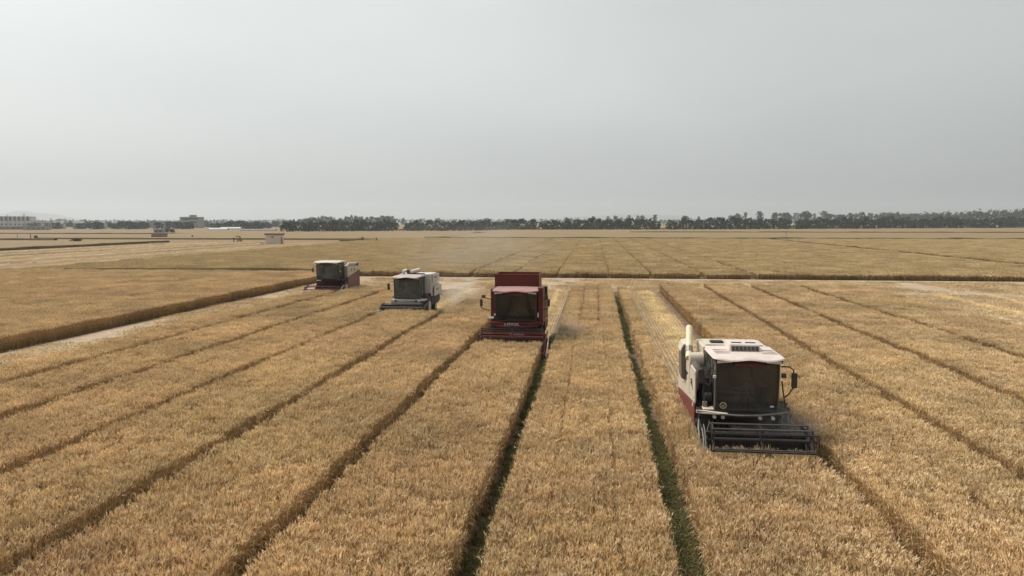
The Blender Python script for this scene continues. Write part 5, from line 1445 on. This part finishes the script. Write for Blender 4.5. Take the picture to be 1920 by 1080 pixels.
# ------------------------------------------------------------------ people
def person(x, yb, height, rz, shirt, trousers, label, pose='stand'):
    p, d, _ = anchor(x, yb)
    o = empty('person', p, rz); tag(o, label, 'person')
    k = height / 1.75
    if pose == 'stand':
        V = [(0, 0, .95), (0, 0, 1.2), (0, 0, 1.42), (0, 0, 1.52), (0, -.02, 1.64), (-.19, 0, 1.38), (-.24, -.03, 1.1), (-.22, -.12, .88), (.19, 0, 1.38), (.25, -.02, 1.1), (.24, -.10, .87), (-.1, 0, .9), (-.12, -.02, .5), (-.12, .02, .07), (-.12, -.14, .04), (.1, 0, .9), (.12, -.03, .5), (.13, .02, .07), (.13, -.14, .04)]
    else:                                                    # bending to the ground
        V = [(0, .1, .88), (0, -.1, 1.05), (0, -.32, 1.12), (0, -.42, 1.10), (0, -.54, 1.06), (-.19, -.30, 1.08), (-.22, -.36, .78), (-.2, -.42, .5), (.19, -.30, 1.08), (.22, -.36, .78), (.2, -.42, .5), (-.1, .1, .84), (-.13, -.02, .48), (-.13, .06, .07), (-.13, -.1, .04), (.1, .1, .84), (.13, -.02, .48), (.14, .06, .07), (.14, -.1, .04)]
    E = [(0, 1), (1, 2), (2, 3), (3, 4), (2, 5), (5, 6), (6, 7), (2, 8), (8, 9), (9, 10), (0, 11), (11, 12), (12, 13), (13, 14), (0, 15), (15, 16), (16, 17), (17, 18)]
    rad = [.15, .15, .15, .06, .10, .07, .05, .04, .07, .05, .04, .10, .07, .05, .04, .10, .07, .05, .04]
    me = bpy.data.meshes.new('body'); me.from_pydata([(a * k, b * k, c * k) for a, b, c in V], E, [])
    bo = bpy.data.objects.new('body', me); col.objects.link(bo); bo.parent = o
    sk = bo.modifiers.new('skin', 'SKIN'); bo.modifiers.new('smooth', 'SUBSURF').levels = 1
    bo.modifiers[-1].render_levels = 1
    for i, sv in enumerate(me.skin_vertices[0].data):
        sv.radius = (rad[i] * k, rad[i] * k); sv.use_root = (i == 0)
    m = bpy.data.materials.new('clothes'); m.use_nodes = True
    n, l = m.node_tree.nodes, m.node_tree.links; b = n['Principled BSDF']; b.inputs['Roughness'].default_value = 0.9
    t = n.new('ShaderNodeTexCoord'); sx = n.new('ShaderNodeSeparateXYZ'); rp = n.new('ShaderNodeValToRGB'); dv = n.new('ShaderNodeMath'); dv.operation = 'DIVIDE'; dv.inputs[1].default_value = 1.8 * k
    l.new(t.outputs['Object'], sx.inputs[0]); l.new(sx.outputs['Z'], dv.inputs[0]); l.new(dv.outputs[0], rp.inputs[0]); l.new(rp.outputs['Color'], b.inputs['Base Color'])
    rp.color_ramp.interpolation = 'CONSTANT'; e = rp.color_ramp.elements
    e[0].color = (*trousers, 1); e[1].position = 0.52; e[1].color = (*shirt, 1)
    if pose == 'stand':
        q = e.new(0.84); q.color = (0.35, 0.2, 0.13, 1)
        q = e.new(0.91); q.color = (0.02, 0.015, 0.012, 1)
    me.materials.append(m)
    hc = V[4]
    hr = MB(); 
    for i in range(5):
        z = hc[2] * k + (0.02 + 0.028 * i) * k
        pass
    hr.lathe_x([(-0.09 * k, 0.03 * k), (-0.06 * k, 0.10 * k), (0.06 * k, 0.10 * k), (0.09 * k, 0.03 * k)], hc[0] * k, hc[1] * k + 0.02 * k, hc[2] * k + 0.035 * k, 12).build('hair', P_BLACK, o, smooth=True)
    return o


person(438.5, 454.5, 1.65, 0.4, (0.05, 0.05, 0.07), (0.03, 0.03, 0.04), 'person in dark clothes standing left of the white hut')
person(706.5, 455.0, 1.7, -0.5, (0.10, 0.08, 0.07), (0.06, 0.05, 0.05), 'person in dark clothes standing alone by the dark furrow line')
person(684.5, 455.2, 1.6, 0.9, (0.6, 0.57, 0.52), (0.08, 0.07, 0.07), 'person in a pale shirt bending beside the brown brush pile', 'bend')

# ------------------------------------------------------------------ far hills
def hills(x0, x1, top, dist, label, seed):
    m = MB(); n = 60; vs = []
    for i in range(n + 1):
        t = i / n; x = x0 + (x1 - x0) * t
        a = (x - 960) / FPX - YAW
        X, Y = math.sin(a) * dist, math.cos(a) * dist
        h = (CAM_H + (VPY - top) / FPX * dist) * max(0.0, math.sin(t * math.pi)) ** 0.6 * (0.85 + 0.3 * mnoise.noise((t * 5, seed, 0)))
        for q, hh in ((-500, -2), (-180, h * 0.7), (0, h), (250, h * 0.6), (500, -2)):
            vs.append((X + math.sin(a) * q, Y + math.cos(a) * q, hh))
    m.add(vs, [(i * 5 + j, (i + 1) * 5 + j, (i + 1) * 5 + j + 1, i * 5 + j + 1) for i in range(n) for j in range(4)])
    o = m.build('hills', mat('hill', (0.15, 0.16, 0.15), 0.95, var=0.2, scale=0.01), smooth=True)
    return tag(o, label, 'hills', None, 'structure')


hills(60, 235, 398, 6600, 'faint hill in the haze over the village', 1.0)
hills(1010, 1340, 400, 6700, 'faint ridge in the haze over the tree row', 4.0)


# ------------------------------------------------------------------ dust raised by the machines, and the hazy air
def dust(loc, size, dens, label, c=(0.97, 0.91, 0.82)):
    m = bpy.data.materials.new('dust'); m.use_nodes = True
    n, l = m.node_tree.nodes, m.node_tree.links; n.clear()
    o = n.new('ShaderNodeOutputMaterial'); v = n.new('ShaderNodeVolumePrincipled'); v.inputs['Color'].default_value = (*c, 1); v.inputs['Anisotropy'].default_value = 0.2
    t = n.new('ShaderNodeTexCoord'); ln = n.new('ShaderNodeVectorMath'); ln.operation = 'LENGTH'
    l.new(t.outputs['Object'], ln.inputs[0])
    mr = n.new('ShaderNodeMapRange'); mr.interpolation_type = 'SMOOTHSTEP'; mr.inputs['From Min'].default_value = 1.0; mr.inputs['From Max'].default_value = 0.15; mr.inputs['To Min'].default_value = 0; mr.inputs['To Max'].default_value = 1
    l.new(ln.outputs['Value'], mr.inputs['Value'])
    nz = n.new('ShaderNodeTexNoise'); nz.inputs['Scale'].default_value = 2.2; nz.inputs['Detail'].default_value = 4; l.new(t.outputs['Object'], nz.inputs['Vector'])
    m2 = n.new('ShaderNodeMapRange'); m2.inputs['From Min'].default_value = 0.35; m2.inputs['From Max'].default_value = 0.7; m2.inputs['To Max'].default_value = dens
    l.new(nz.outputs['Fac'], m2.inputs['Value'])
    ml = n.new('ShaderNodeMath'); ml.operation = 'MULTIPLY'; l.new(mr.outputs['Result'], ml.inputs[0]); l.new(m2.outputs['Result'], ml.inputs[1])
    l.new(ml.outputs[0], v.inputs['Density']); l.new(v.outputs['Volume'], o.inputs['Volume'])
    bm = bmesh.new(); bmesh.ops.create_icosphere(bm, subdivisions=3, radius=1.0); me = bpy.data.meshes.new('dust_cloud'); bm.to_mesh(me); bm.free(); me.materials.append(m)
    ob = bpy.data.objects.new('dust_cloud', me); col.objects.link(ob); ob.location = loc; ob.scale = size
    return tag(ob, label, 'dust', None, 'stuff')


dust((5.1, 20.9, 1.15), (1.5, 1.6, 0.9), 0.30, 'thin dust over the reel of the cream combine', (0.97, 0.94, 0.90))
dust((-1.5, 39.5, 1.0), (1.5, 3.4, 1.0), 0.18, 'brown dust beside the dark red combine')
dust((-10.2, 56.0, 1.2), (2.4, 6.0, 1.5), 0.17, 'tan dust trailing the white and grey combine')
dust((-15.0, 92.0, 3.0), (14.0, 22.0, 5.5), 0.018, 'faint tan dust drifting over the far wheat')

hm = bpy.data.materials.new('haze'); hm.use_nodes = True
n, l = hm.node_tree.nodes, hm.node_tree.links; n.clear()
ho = n.new('ShaderNodeOutputMaterial'); hv = n.new('ShaderNodeVolumePrincipled')
hv.inputs['Color'].default_value = (0.94, 0.96, 0.97, 1); hv.inputs['Density'].default_value = 0.0002; hv.inputs['Anisotropy'].default_value = 0.35
l.new(hv.outputs['Volume'], ho.inputs['Volume'])
hb = MB().box(-7300, 7300, -800, 7300, -3.0, 170.0).build('haze', hm)
tag(hb, 'thin pale haze over the whole plain', 'haze', None, 'stuff')
